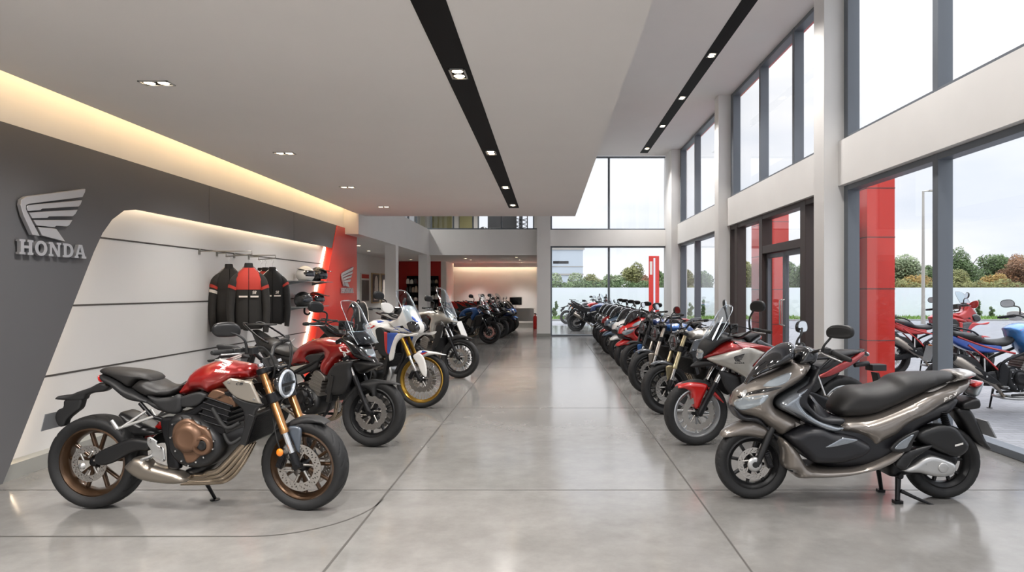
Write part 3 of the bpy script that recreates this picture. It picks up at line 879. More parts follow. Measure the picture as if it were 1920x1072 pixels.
def radiator(B, x0, z0, x1, z1, hw, t=.035, m=m_fin):
    """slab facing forward between bottom (x0,z0) and top (x1,z1)"""
    c = Vector(((x0 + x1) / 2, 0, (z0 + z1) / 2)); a = math.atan2(x1 - x0, z1 - z0); L = math.hypot(x1 - x0, z1 - z0) / 2
    M = Matrix.Rotation(a, 3, 'Y')
    mb = MB().obox(c, t / 2, hw, L, M)
    for s in (-1, 1): mb.obox(c + M @ Vector((0, s * (hw + .012), 0)), t * .6, .016, L * .97, M)
    o = B.part(mb, 'radiator', m_blk, bevel=.004)
    f = MB(); n = 22
    for k in range(n): f.obox(c + M @ Vector((t / 2 + .002, 0, -L * .9 + 1.8 * L * (k + .5) / n)), .003, hw * .95, L * .9 / n * .55, M)
    B.part(f, 'radiator_fins', m, False, o)
    return o
def raise_on(B, sh, fn, m, name, parent, t=.0015):
    mb = MB(); raise_shapes(mb, sh, fn, t); return B.part(mb, name, m, False, parent)
def engine_four(B, ox, oz, mc, mh, side=-1, s=1.0, cyl_m=m_blkm):
    """crankcase, inclined cylinders, covers; (ox, oz) is the clutch-cover centre, forward is +x"""
    def P(l): return [(ox + a * s, oz + b * s) for a, b in l]
    cr = MB(); puff(cr, P([(-.16, .1), (-.1, .15), (.05, .13), (.16, .05), (.21, -.04), (.2, -.12), (.1, -.2), (-.06, -.2), (-.16, -.1)]), .19 * s, .05, cell=.03, edge=.1 * s)
    o = B.part(cr, 'engine', m_blk)
    cy = MB()
    cy.prism(P([(.02, .07), (.1, .25), (.25, .2), (.2, .01)]), -.15 * s, .15 * s)
    for k in range(5):
        q = .04 + .035 * k
        cy.prism(P([(.005 + .42 * q, .07 + q), (.01 + .42 * q, .08 + q), (.215 + .3 * q, .02 + q), (.21 + .3 * q, .01 + q)]), -.158 * s, .158 * s)
    B.part(cy, 'cylinder_block', cyl_m, False, o, bevel=.004)
    hd = MB(); puff(hd, P([(.09, .24), (.13, .3), (.2, .29), (.27, .24), (.28, .19), (.24, .19), (.18, .2)]), .15 * s, .012, cell=.02, edge=.135 * s)
    B.part(hd, 'cylinder_head_cover', mh, False, o)
    for sd in (-1, 1):
        cv = MB()
        y = .2 * s
        panel(cv, P([(-.115, .02), (-.1, .075), (-.05, .115), (.01, .115), (.06, .085), (.115, .06), (.15, .0), (.155, -.06), (.12, -.1), (.07, -.125), (.03, -.16), (-.02, -.165), (-.05, -.1), (-.1, -.06)]), y, .02, .02, .04, sd, cell=.018)
        c1 = (ox, sd * y, oz); 
        cv.lathe([(0, .095 * s), (sd * .018, .09 * s), (sd * .03, .07 * s), (sd * .036, .055 * s), (sd * .034, .05 * s), (sd * .034, 0.0001)], c1, 36)
        c2 = (ox + .095 * s, sd * y, oz - .045 * s)
        cv.lathe([(0, .066 * s), (sd * .022, .062 * s), (sd * .03, .054 * s), (sd * .03, .04 * s), (sd * .012, .036 * s), (sd * .012, 0.0001)], c2, 30)
        cv.mi = 1; bolts(cv, P([(-.118, .0), (-.105, .085), (-.05, .125), (.015, .125), (.07, .095), (.13, .06), (.165, -.02), (.16, -.07), (.1, -.125), (.05, -.155), (.0, -.178), (-.045, -.15), (-.085, -.085)]), sd * (y - .012), sd, .0065, .016)
        cc = B.part(cv, 'engine_cover', [mc, m_chrome], False, o)
        k = MB().lathe([(sd * .013, .034 * s), (sd * .02, .03 * s), (sd * .02, .02 * s), (sd * .015, .0001)], c2, 24)
        B.part(k, 'oil_cap', m_blk, False, cc)
    return o

# ---------------------------------------------------------------- the red roadster in front on the left
def make_roadster(fr, near=-1):
    wb = fr[3]; F = (wb / 2, .299); R = (-wb / 2, .309)
    top = [(0.476,0.952)][0]; axl = [(0.714,0.317)][0]
    B = Bike('motorcycle', fr, -8, (top[0], 0, top[1]), (top[0] - axl[0], 0, top[1] - axl[1]))
    wheel(B, 'front_wheel', (F[0], 0, F[1]), .299, .222, .122, m_bronze, n=6, discs=((-.075, .155), (.071, .155)), front=True, tread=22, fork=.24)
    wheel(B, 'rear_wheel', (R[0], 0, R[1]), .309, .222, .18, m_bronze, n=5, discs=((-.09, .12),), fork=.26, tread=18)
    for s in (-1, 1):
        fo = fork_leg(B, top, axl, s, .105, m_goldf, m_blkm, True, .0265, .66)
        caliper(B, (F[0], F[1]), s * .075, 2.75, .125, s, fo)
    # clamps
    tc = MB(); d = Vector((axl[0] - top[0], 0, axl[1] - top[1])).normalized()
    for q, h in ((.02, .016), (.205, .03)):
        c = Vector((top[0], 0, top[1])) + d * q
        M = Matrix.Rotation(math.atan2(-d.x, -d.z), 3, 'Y')
        tc.obox(c, .035, .1, h, M)
        for s in (-1, 1): tc.tube([c + Vector((0, s * .105, 0)) - d * h * 1.1, c + Vector((0, s * .105, 0)) + d * h * 1.1], .037, 16)
    B.part(tc, 'triple_clamp', m_blkm, True, bevel=.004)
    for s in (-1, 1): B.part(MB().tube([Vector((top[0], s * .105, top[1])) - d * .012, Vector((top[0], s * .105, top[1])) - d * .03], .02, 14), 'fork_cap', m_chrome, True)
    # front mudguard with stays
    g = MB(); puff(g, [(0.597,0.518),(0.619,0.585),(0.680,0.618),(0.748,0.628),(0.816,0.619),(0.883,0.584),(0.810,0.587),(0.736,0.578),(0.693,0.560),(0.643,0.537)], .068, .05, cell=.016, edge=.03)
    fg = B.part(g, 'front_mudguard', m_blkp, True)
    for s in (-1, 1):
        g = MB(); panel(g, [(0.636,0.565),(0.724,0.561),(0.724,0.468),(0.710,0.393),(0.692,0.414),(0.670,0.467),(0.642,0.515)], .083, .012, .02, .012, s, cell=.016)
        B.part(g, 'fork_guard', m_fgrey, True, fg)
    # headlight
    hc = [(0.566,0.835)][0]
    h = MB().lathe([(-.13, 0.0001), (-.12, .05), (-.07, .085), (-.01, .097), (.02, .097), (.03, .088), (.024, .082)], (hc[0], 0, hc[1]), 40, 'x')
    hl = B.part(h, 'headlight', m_gloss, True)
    B.part(MB().lathe([(.022, .074), (.034, .078), (.038, .084), (.034, .091), (.024, .095)], (hc[0], 0, hc[1]), 40, 'x'), 'light_ring', m_ring, True, hl)
    B.part(MB().lathe([(.024, .082), (.028, .06), (.031, 0.0001)], (hc[0], 0, hc[1]), 32, 'x'), 'lens', m_lampd, True, hl)
    B.part(MB().box(hc[0] + .029, hc[0] + .036, -.078, .078, hc[1] - .008, hc[1] + .008).box(hc[0] + .028, hc[0] + .034, -.03, .03, hc[1] - .05, hc[1] - .02), 'light_bar', m_blk, True, hl)
    B.part(MB().box(hc[0] - .06, hc[0] + .0, -.06, .06, hc[1] + .095, hc[1] + .12).obox((hc[0] - .09, 0, hc[1] + .13), .012, .075, .045, Matrix.Rotation(-.6, 3, 'Y')), 'instrument_panel', m_gloss, True, bevel=.006)
    # handlebar, mirrors
    ge = [(0.359,1.092)][0]; gi = [(0.408,1.078)][0]
    handlebar(B, [(ge[0], .40, ge[1]), (gi[0], .25, gi[1] + .004), (top[0] - .05, .12, gi[1] - .02), (top[0] - .03, .05, top[1] + .05)], r=.0125)
    for s in (-1,):
        ms = [(0.476,1.107),(0.476,1.151),(0.438,1.191),(0.408,1.208)]
        mp = [(0.378,1.223)][0]
        mirror_head(B, (mp[0], s * .31, mp[1]), .155, .088, s, stalk=[(ms[0][0], s * .25, ms[0][1] - .03), (ms[1][0], s * .27, ms[1][1]), (ms[2][0], s * .29, ms[2][1]), (ms[3][0] - .02, s * .31, ms[3][1])], yaw=.9)
    rc = [(0.473,1.080)][0]
    B.part(MB().box(rc[0] - .035, rc[0] + .045, -.25, -.19, rc[1] - .018, rc[1] + .028), 'brake_reservoir', m_blk, True, bevel=.006)
    cb = MB()
    for s in (-1, 1):
        cb.tube([(gi[0] + .03, s * .22, gi[1]), (top[0] + .05, s * .16, gi[1] + .02), (top[0] + .09, s * .1, top[1] + .02), (top[0] + .02, s * .05, top[1] - .15)], .005, 6, spline=6)
        cb.tube([(gi[0] + .03, s * .2, gi[1] - .01), (top[0] + .06, s * .13, gi[1] - .01), (top[0] + .08, s * .08, top[1] - .02), (top[0] - .02, s * .05, top[1] - .2)], .004, 6, spline=6)
    B.part(cb, 'cable', m_rubber, True)
    # tank
    t = MB(); puff(t, [(-0.125,0.781),(-0.102,0.814),(-0.074,0.850),(-0.045,0.900),(-0.011,0.931),(0.029,0.955),(0.092,0.980),(0.160,0.993),(0.217,0.990),(0.308,0.974),(0.371,0.960),(0.402,0.911),(0.382,0.872),(0.297,0.855),(0.229,0.821),(0.183,0.799),(0.109,0.765),(0.035,0.788),(-0.022,0.775),(-0.085,0.754)], .165, .13,
                   wx=[(-.25, .62), (-.12, .85), (.05, 1), (.3, .95), (.45, .7)], cell=.016, p=2.2)
    tk = B.part(t, 'fuel_tank', m_red)
    fc = [(0.140,0.982)][0]
    B.part(MB().lathe([(-.004, .042), (.01, .04), (.012, .03), (.009, 0.0001)], (fc[0], 0, fc[1]), 24, 'z'), 'fuel_cap', m_alu, False, tk)
    # wing emblem on the tank flank
    e0 = [(0.154,0.913)][0]; e1 = [(0.257,0.990)][0]
    W = [([(1.2 - p[0], p[1]) for p in o], None) for o, h in emblem(False)]; T = emblem(True)[5:]
    for s in (-1, 1): decal(B, t, W + T, e0[0], e0[1] + .005, (e1[0] - e0[0]) / 1.2, .095, s, m_mark, 'tank_emblem', tk, .002, -.12, 1.2)
    q = MB(); puff(q, [(-0.062,1.055),(0.032,1.058),(0.092,1.050),(0.141,1.012),(0.183,0.973),(0.092,0.964),(0.007,0.967),(-0.071,0.950),(-0.129,0.932),(-0.139,0.948),(-0.077,0.960),(-0.034,0.993)], .02, .02, cell=.014, edge=.01, y0=.2)
    B.part(q, 'bar_cowl', m_blkp, True)
    # shroud
    for s in (-1, 1):
        g = MB(); panel(g, [(0.257,0.866,1),(0.307,0.895,1),(0.445,0.873,1),(0.512,0.731,1),(0.412,0.749),(0.331,0.783)], .215, .012, .012, .02, s, cell=.016)
        sh = B.part(g, 'tank_shroud', m_shroud)
        T, w = text_shapes('CB', .35); q0 = [(0.347,0.852)][0]
        raise_on(B, T, lambda u, v, d, s=s: (q0[0] + (u if s < 0 else w - u) * .024, s * (.2155 + d), q0[1] + v * .016), m_dmark, 'lettering', sh, .001)
        for bp in [(0.305,0.868),(0.469,0.763)]: B.part(bolts(MB(), [bp], s * .213, s, .008, .008), 'shroud_bolt', m_chrome, False, sh)
        g = MB(); panel(g, [(0.308,0.785),(0.404,0.750),(0.512,0.725),(0.476,0.693),(0.440,0.593),(0.404,0.486),(0.374,0.486),(0.392,0.592),(0.386,0.686),(0.326,0.744)], .2, .01, .015, .03, s, cell=.02)
        B.part(g, 'radiator_side_cover', m_blk)
        g = MB(); panel(g, [(-0.072,0.742),(-0.061,0.760),(0.058,0.794),(0.115,0.772),(0.092,0.744),(0.058,0.710),(0.007,0.693),(-0.061,0.698)], .135, .012, .02, .03, s, cell=.018)
        B.part(g, 'tank_side_cover', m_blkp)
        g = MB(); panel(g, [(-0.290,0.765),(-0.220,0.753),(-0.125,0.758),(-0.088,0.776),(-0.055,0.762),(-0.062,0.667),(-0.100,0.647),(-0.180,0.662),(-0.240,0.712)], .14, .02, .03, .03, s, cell=.018)
        B.part(g, 'side_cover', m_blkp)
    # seats and tail
    q = MB(); puff(q, [(-0.436,0.809),(-0.410,0.843),(-0.370,0.868),(-0.319,0.870),(-0.283,0.854),(-0.228,0.828),(-0.167,0.822),(-0.111,0.835),(-0.071,0.858),(-0.091,0.811),(-0.127,0.772),(-0.167,0.750),(-0.248,0.745),(-0.329,0.754)], .135, .05, wx=[(-.45, .8), (-.3, 1), (-.12, .75), (-.05, .6)], cell=.016, edge=.03)
    B.part(q, 'rider_seat', m_seat)
    q = MB(); puff(q, [(-0.665,0.918),(-0.650,0.934),(-0.604,0.939),(-0.522,0.932),(-0.410,0.920),(-0.329,0.900),(-0.291,0.871),(-0.283,0.849),(-0.370,0.858),(-0.405,0.838),(-0.441,0.811),(-0.502,0.843),(-0.584,0.877),(-0.645,0.896)], .105, .035, wx=[(-.85, .5), (-.6, .9), (-.45, 1.1)], cell=.016, edge=.03)
    B.part(q, 'pillion_seat', m_seat)
    q = MB(); puff(q, [(-0.654,0.897),(-0.587,0.883),(-0.515,0.854),(-0.454,0.815),(-0.363,0.779),(-0.292,0.740),(-0.211,0.723),(-0.141,0.655),(-0.232,0.659),(-0.312,0.703),(-0.394,0.717),(-0.454,0.733),(-0.526,0.782),(-0.576,0.821),(-0.622,0.840),(-0.650,0.868)], .125, .03, wx=[(-.85, .5), (-.6, .85), (-.4, 1)], cell=.018, edge=.04)
    tl = B.part(q, 'tail_cowl', m_blkp)
    q = MB(); puff(q, [(-0.687,0.885,1),(-0.673,0.877,1),(-0.658,0.841,1),(-0.675,0.839,1),(-0.685,0.857)], .05, .012, cell=.01, edge=.03)
    B.part(q, 'tail_light', m_redl, False, tl)
    q = MB(); puff(q, [(-0.988,0.725),(-0.972,0.742),(-0.889,0.753),(-0.842,0.771),(-0.754,0.801),(-0.676,0.835),(-0.614,0.812),(-0.645,0.778),(-0.733,0.764),(-0.780,0.747),(-0.795,0.719),(-0.868,0.708),(-0.920,0.713)], .035, .02, wx=[(-1.1, 2.0), (-.98, 1.6), (-.9, 1)], cell=.016, edge=.015)
    ph = B.part(q, 'plate_holder', m_blkp)
    q = MB(); puff(q, [(-0.930,0.713),(-0.811,0.739),(-0.821,0.664),(-0.863,0.628),(-0.915,0.583),(-0.932,0.543),(-0.967,0.539),(-0.993,0.597),(-0.977,0.647),(-0.939,0.668)], .03, .02, cell=.016, edge=.02)
    B.part(q, 'plate_bracket', m_blkp, False, ph)
    pa = [(-1.008,0.632)][0]; pb = [(-1.038,0.518)][0]
    B.part(MB().prism([(pa[0], pa[1]), (pa[0] - .004, pa[1]), (pb[0] - .004, pb[1]), (pb[0], pb[1])], -.09, .09), 'number_plate', m_plate, False, ph)
    # hugger, swing arm
    q = MB(); puff(q, [(-0.526,0.632),(-0.510,0.646),(-0.431,0.612),(-0.370,0.578),(-0.278,0.534),(-0.253,0.510),(-0.319,0.490),(-0.410,0.494),(-0.456,0.547),(-0.497,0.603)], .1, .03, cell=.018, edge=.05)
    B.part(q, 'rear_hugger', m_blk)
    for s in (-1, 1):
        q = MB(); panel(q, [(-0.631,0.377),(-0.609,0.399),(-0.551,0.427),(-0.480,0.457),(-0.390,0.487),(-0.290,0.480),(-0.255,0.469),(-0.258,0.430),(-0.280,0.407),(-0.340,0.406),(-0.420,0.380),(-0.500,0.335),(-0.561,0.313),(-0.616,0.314),(-0.636,0.338)], .15, .02, .03, .045, s, cell=.018)
        B.part(q, 'swingarm', m_blk)
        ax = (R[0], R[1])
        B.part(MB().lathe([(s * .15, 0.0001), (s * .15, .026), (s * .162, .02), (s * .168, 0.0001)], (R[0], 0, R[1]), 6), 'axle_nut', m_alu)
    # frame
    for s in (-1, 1):
        q = MB(); panel(q, [(-0.128,0.605),(-0.055,0.650),(0.032,0.690),(0.117,0.742),(0.203,0.787),(0.277,0.812),(0.386,0.824),(0.411,0.795),(0.338,0.770),(0.277,0.756),(0.203,0.734),(0.130,0.697),(0.032,0.634),(-0.067,0.578),(-0.104,0.545)], .15, .02, .018, .045, s, cell=.018)
        B.part(q, 'frame_spar', m_blkm)
        q = MB(); panel(q, [(-0.180,0.620),(-0.120,0.633),(-0.045,0.641),(-0.055,0.597),(-0.090,0.539),(-0.098,0.471),(-0.075,0.423),(-0.068,0.384),(-0.058,0.302),(-0.100,0.287),(-0.135,0.311),(-0.145,0.432),(-0.165,0.509)], .165, .02, .025, .05, s, cell=.018)
        B.part(q, 'frame_plate', m_blkm)
        q = MB(); panel(q, [(-0.248,0.507,1),(-0.230,0.510),(-0.182,0.484,1),(-0.185,0.462),(-0.139,0.438,1),(-0.127,0.362,1),(-0.146,0.352),(-0.200,0.380,1),(-0.222,0.368,1),(-0.245,0.389),(-0.218,0.411),(-0.248,0.466)], .19, .004, .006, .008, s, cell=.016)
        hp = B.part(q, 'heel_guard', m_alu)
        for bp in [(-0.225,0.490),(-0.158,0.438),(-0.141,0.363),(-0.238,0.372)]: B.part(bolts(MB(), [bp], s * .19, s, .011, .012), 'guard_bolt', m_chrome, False, hp)
        p = [(-0.221,0.387)][0]
        B.part(MB().tube([(p[0], s * .19, p[1]), (p[0] - .01, s * .27, p[1] - .005)], .011, 10), 'footpeg', m_alu)
        p = [(-0.294,0.666),(-0.421,0.568),(-0.237,0.633),(-0.441,0.563),(-0.476,0.618),(-0.446,0.597)]
        q = MB().tube([(p[0][0], s * .13, p[0][1]), (p[1][0], s * .19, p[1][1])], .009, 10).tube([(p[2][0], s * .14, p[2][1]), (p[3][0], s * .19, p[3][1])], .010, 10)
        q.tube([(p[3][0], s * .195, p[3][1]), (p[4][0], s * .2, p[4][1])], [.014, .011], 10)
        B.part(q, 'pillion_footpeg', m_alu)
        p = [(-0.353,0.712),(-0.253,0.630),(-0.182,0.612)]
        B.part(MB().tube([(p[0][0], s * .1, p[0][1]), (p[1][0], s * .13, p[1][1]), (p[2][0], s * .13, p[2][1])], .014, 10), 'subframe', m_blkm)
    # shock
    p = [(-0.268,0.558),(-0.371,0.457)]
    q = MB().tube([(p[0][0], 0, p[0][1]), (p[1][0], 0, p[1][1])], .022, 12)
    for k in range(7):
        c = lerp((p[0][0], 0, p[0][1]), (p[1][0], 0, p[1][1]), .15 + .1 * k); q.lathe([(-.006, .03), (0, .037), (.006, .03)], c, 16, 'z')
    B.part(q, 'shock_absorber', m_redl)
    # engine
    oc = [(0.032,0.511)][0]
    engine_four(B, oc[0], oc[1], m_copper, m_copper)
    p = [(0.347,0.622),(0.261,0.573),(0.162,0.692)]
    hs = MB().tube([(p[0][0], -.16, p[0][1] - .02), (p[1][0], -.17, p[1][1]), (p[2][0], -.15, p[2][1])], .014, 10, spline=6)
    hs.tube([(p[0][0], -.14, p[0][1] - .12), (p[0][0] - .06, -.17, p[0][1] - .15), (p[1][0] - .05, -.12, p[1][1] - .02)], .012, 10, spline=6)
    B.part(hs, 'coolant_hose', m_rubber)
    r0 = [(0.384,0.466)][0]; r1 = [(0.447,0.663)][0]
    radiator(B, r0[0], r0[1], r1[0], r1[1], .175)
    # exhaust
    for k, (y, l) in enumerate(((-.14, '880,528 800,615 690,730 620,790 540,812 480,838 400,846 345,842'), (-.06, '905,530 820,640 720,760 640,822 560,842 490,855 410,856 350,848'), (.03, '930,530 850,660 750,790 660,852 580,868 500,870 420,866 355,856'), (.12, '955,525 880,670 780,815 690,878 600,890 500,884 430,874 360,864'))):
        L = [[(0.376,0.475),(0.318,0.413),(0.238,0.330),(0.187,0.287),(0.129,0.271),(0.086,0.252),(0.027,0.245),(-0.013,0.248)], [(0.374,0.464),(0.312,0.385),(0.239,0.299),(0.180,0.254),(0.121,0.239),(0.070,0.229),(0.011,0.227),(-0.033,0.232)],
             [(0.367,0.453),(0.308,0.359),(0.234,0.264),(0.168,0.218),(0.108,0.206),(0.049,0.204),(-0.010,0.206),(-0.059,0.213)], [(0.361,0.446),(0.305,0.339),(0.230,0.233),(0.163,0.186),(0.096,0.176),(0.021,0.179),(-0.032,0.186),(-0.085,0.193)]][k]
        n = len(L); yy = [(-.14, -.10, -.05, 0.0)[k]] * n
        B.part(MB().tube([(x, yy[i] + (0 if i < 5 else (-.09 - yy[i]) * (i - 4) / 3), z) for i, (x, z) in enumerate(L)], .0195, 14, spline=5), 'exhaust_header', m_hdr)
    q = MB(); puff(q, [(-0.406,0.312,1),(-0.387,0.334),(-0.338,0.374),(-0.268,0.366),(-0.230,0.333),(-0.111,0.299),(-0.032,0.276),(0.006,0.240),(-0.004,0.219),(-0.081,0.207),(-0.190,0.214),(-0.300,0.234),(-0.359,0.267)], .065, .045, cell=.014, edge=.02, y0=-.15)
    mu = B.part(q, 'muffler', m_steel)
    p = [(-0.350,0.324),(-0.308,0.370)]
    B.part(MB().obox(((p[0][0] + p[1][0]) / 2 - .008, -.15, (p[0][1] + p[1][1]) / 2), .004, .045, .02, Matrix.Rotation(-.75, 3, 'Y')), 'muffler_outlet', m_black, False, mu)
    # indicator at the front, horn, stand, chain guard
    p = [(0.633,0.423)][0]
    ic = MB().sphere((p[0], -.17, p[1]), .026, 18, 12, (.9, .6, 1)); B.part(ic, 'side_reflector', m_amber, True)
    fp = [(0.002,0.048)][0]; fb = [(-0.002,0.136)][0]
    kickstand(B, (fb[0] - .02, .08, fb[1] + .03), (fp[0], .17, .012))
    bl = MB(); puff(bl, [(-0.062,0.268),(0.034,0.312),(0.153,0.386),(0.197,0.372),(0.123,0.284),(0.034,0.240),(-0.040,0.232)], .12, .04, cell=.025, edge=.08)
    B.part(bl, 'oil_pan', m_blk)
    gd = MB().tube([(F[0] - .1, -.09, F[1] + .06), (F[0] - .14, -.1, F[1] + .2), (top[0] + .02, -.06, top[1] - .2)], .005, 6, spline=6)
    B.part(gd, 'brake_hose', m_rubber, True)
    return B
bikeA = make_roadster((-2.3220,4.5650,-0.04939,1.4177))
tag(bikeA.root, 'red naked motorcycle with bronze wheels and gold forks parked nearest on the left', 'motorcycle', 'motorcycles along the left side')

# ---------------------------------------------------------------- scooter
m_sgrey = paint('scooter_grey', '#7c756e', .5, .28)
m_sgrey2 = mat('scooter_inner_trim', '#8d9399', .2, metal=.8, coat=1)
m_sfloor = mat('footboard_black', '#17171b', .4)
m_grab = paint('grab_rail_silver', '#a5a19d', .5, .28)
def make_scooter(fr, stand=True):
    wb = fr[3]; F = (wb / 2, .252); R = (-wb / 2, .257)
    B = Bike('scooter', fr)
    P = B.part
    wheel(B, 'front_wheel', (F[0], 0, F[1]), .252, .178, .105, m_wheel, n=8, discs=((.052, .112),), front=True, tread=26, fork=0, phase=.2)
    wheel(B, 'rear_wheel', (R[0], 0, R[1]), .257, .178, .13, m_wheel, n=5, discs=(), fork=.26, tread=22)
    ft = [(0.492,0.500)][0]
    for s in (-1, 1):
        q = MB().tube([(ft[0], s * .075, ft[1] + .1), lerp((ft[0], s * .075, ft[1] + .1), (F[0], s * .075, F[1]), .45), (F[0] - .012, s * .075, F[1] - .01)], [.022, .026, .022], 14)
        q.lathe([(-.02, .0001), (-.02, .02), (.02, .02), (.02, .0001)], (F[0], s * .078, F[1]), 14)
        P(q, 'fork_leg', m_blk)
    caliper(B, (F[0], F[1]), .06, PI - .3, .1, 1)
    P(MB().lathe([(.058, .0001), (.062, .03), (.056, .05), (.05, .052)], (F[0], .03, F[1]), 24), 'sensor_ring', m_alu)
    q = MB(); puff(q, [(0.883,0.430),(0.871,0.464),(0.825,0.500),(0.756,0.532),(0.685,0.549),(0.599,0.527),(0.547,0.486),(0.507,0.445),(0.547,0.415),(0.596,0.418),(0.672,0.433),(0.726,0.439),(0.810,0.430)], .082, .07, cell=.014, edge=.03)
    P(q, 'front_mudguard', m_sgrey)
    # fairing
    q = MB(); puff(q, [(0.432,0.938),(0.359,0.959),(0.287,0.959),(0.274,0.938),(0.292,0.895),(0.335,0.834),(0.406,0.783),(0.477,0.741),(0.519,0.712),(0.534,0.680),(0.519,0.649),(0.460,0.617),(0.382,0.578),(0.305,0.537),(0.353,0.514),(0.416,0.483),(0.442,0.467),(0.487,0.450),(0.527,0.475),(0.582,0.514),(0.634,0.550),(0.689,0.568),(0.762,0.585),(0.807,0.621),(0.823,0.657),(0.813,0.694),(0.784,0.756),(0.729,0.795),(0.644,0.842),(0.525,0.893)], .205, .13,
                   wx=[(.25, 1.0), (.5, .98), (.62, .85), (.75, .62)], cell=.014, p=2.2)
    fa = P(q, 'front_fairing', m_sgrey)
    def lamp_on(pts, name, m, t=.006):
        for s in (-1, 1):
            Y = skin_of(q); V, Fc, D = fill(pts, .01, .016); n = len(V)
            vs = [(a, s * (Y(a, b, s) + (t if d > .003 else .001)), b) for (a, b), d in zip(V, D)]
            P(MB().add(vs, Fc), name, m, False, fa)
    lamp_on([(0.628,0.800),(0.588,0.833),(0.505,0.873),(0.442,0.894),(0.457,0.863),(0.493,0.826),(0.565,0.802)], 'light_strip', m_lens)
    lamp_on([(0.808,0.673),(0.792,0.700),(0.706,0.730),(0.604,0.744),(0.616,0.711),(0.667,0.670),(0.751,0.631),(0.793,0.636)], 'headlight', m_lens)
    lamp_on([(0.787,0.720),(0.727,0.750),(0.622,0.787),(0.514,0.799),(0.592,0.768),(0.704,0.741),(0.779,0.708)], 'lamp_divider', m_gloss, .004)
    lamp_on([(0.766,0.718),(0.756,0.751),(0.727,0.770),(0.730,0.744),(0.749,0.718)], 'front_badge', m_alu, .006)
    # lower nose / under cowl
    q = MB(); puff(q, [(0.819,0.657),(0.736,0.589),(0.646,0.581),(0.555,0.491),(0.465,0.431),(0.389,0.325),(0.374,0.190),(0.434,0.212),(0.450,0.325),(0.525,0.431),(0.646,0.536),(0.766,0.559),(0.804,0.604)], .12, .05, cell=.018, edge=.06)
    P(q, 'under_cowl', m_sfloor)
    # screen
    q = MB(); puff(q, [(0.728,0.759),(0.712,0.816),(0.637,0.928),(0.529,1.036),(0.452,1.082),(0.395,1.089),(0.380,1.046),(0.387,0.962),(0.460,0.928),(0.568,0.885),(0.660,0.836),(0.702,0.793)], .17, .1, wx=[(.3, .9), (.5, 1), (.72, .55)], cell=.018)
    P(q, 'windscreen', m_smoke)
    # inner leg shield and tunnel
    q = MB(); puff(q, [(0.270,0.937),(0.283,0.894),(0.325,0.832),(0.397,0.785),(0.474,0.742),(0.524,0.702),(0.533,0.678),(0.516,0.647),(0.456,0.615),(0.379,0.576),(0.301,0.535),(0.224,0.500),(0.141,0.488),(0.081,0.523),(0.164,0.552),(0.260,0.585),(0.331,0.630),(0.373,0.683),(0.379,0.710),(0.331,0.775),(0.283,0.858),(0.264,0.912)], .212, .045, cell=.014, edge=.12)
    P(q, 'leg_shield_trim', m_sgrey2)
    q = MB(); puff(q, [(0.261,0.937),(0.323,0.830),(0.419,0.761),(0.473,0.695),(0.464,0.671),(0.371,0.653),(0.252,0.564),(0.108,0.546),(0.084,0.581),(0.228,0.593),(0.311,0.653),(0.341,0.713),(0.287,0.820),(0.259,0.903)], .2, .03, cell=.018, edge=.17)
    P(q, 'inner_leg_shield', m_sfloor)
    q = MB(); puff(q, [(0.337,0.485),(0.275,0.731),(0.213,0.670),(0.090,0.562),(-0.002,0.546),(-0.465,0.669),(-0.744,0.730),(-0.697,0.607),(-0.465,0.484),(-0.357,0.361),(-0.157,0.239),(0.213,0.239)], .15, .08, cell=.03)
    P(q, 'body_core', m_sfloor)
    q = MB(); puff(q, [(0.474,0.461),(0.426,0.496),(0.353,0.526),(0.249,0.526),(0.175,0.496),(0.028,0.466),(-0.073,0.416),(-0.088,0.385),(-0.046,0.334),(0.087,0.290),(0.205,0.281),(0.305,0.290),(0.353,0.334)], .225, .05, cell=.018, edge=.15)
    P(q, 'footboard', m_sfloor)
    for s in (-1, 1):
        q = MB(); panel(q, [(0.246,0.401,1),(0.122,0.468,1),(0.022,0.449),(0.184,0.405)], .228, .004, .01, .02, s, cell=.012); P(q, 'footboard_trim', m_sgrey2)
    q = MB(); puff(q, [(0.515,0.449),(0.471,0.435),(0.394,0.361),(0.316,0.253),(0.087,0.243),(-0.061,0.267),(-0.179,0.319),(-0.298,0.380),(-0.339,0.370),(-0.276,0.296),(-0.216,0.257),(-0.120,0.221),(0.087,0.181),(0.294,0.172),(0.397,0.175),(0.415,0.217),(0.474,0.239),(0.488,0.349)], .215, .05, cell=.018, edge=.1)
    P(q, 'lower_rail', m_sgrey)
    # rear body
    q = MB(); puff(q, [(0.180,0.490),(0.088,0.571),(-0.046,0.590),(-0.165,0.627),(-0.373,0.708),(-0.478,0.753),(-0.597,0.788),(-0.746,0.815),(-0.838,0.839),(-0.865,0.844),(-0.828,0.770),(-0.723,0.696),(-0.612,0.643),(-0.492,0.575),(-0.373,0.516),(-0.291,0.445),(-0.209,0.405),(-0.108,0.360),(-0.093,0.408),(0.014,0.460),(0.133,0.478)], .2, .11, wx=[(-.95, .45), (-.7, .75), (-.4, 1), (.3, 1)], cell=.014, p=2.3)
    rb = P(q, 'rear_body', m_sgrey)
    T, w = text_shapes('PCX', .3, .12); e = [(-0.707,0.747),(-0.587,0.702)]; k = math.hypot(e[0][0] - e[1][0], e[0][1] - e[1][1]) / (w + .3)
    for s in (-1, 1): decal(B, q, T, (e[0][0] if s > 0 else e[0][0]), e[0][1] - .012, k, .024, s, m_mark, 'lettering', rb, .005, .36 if s > 0 else -.36, w)
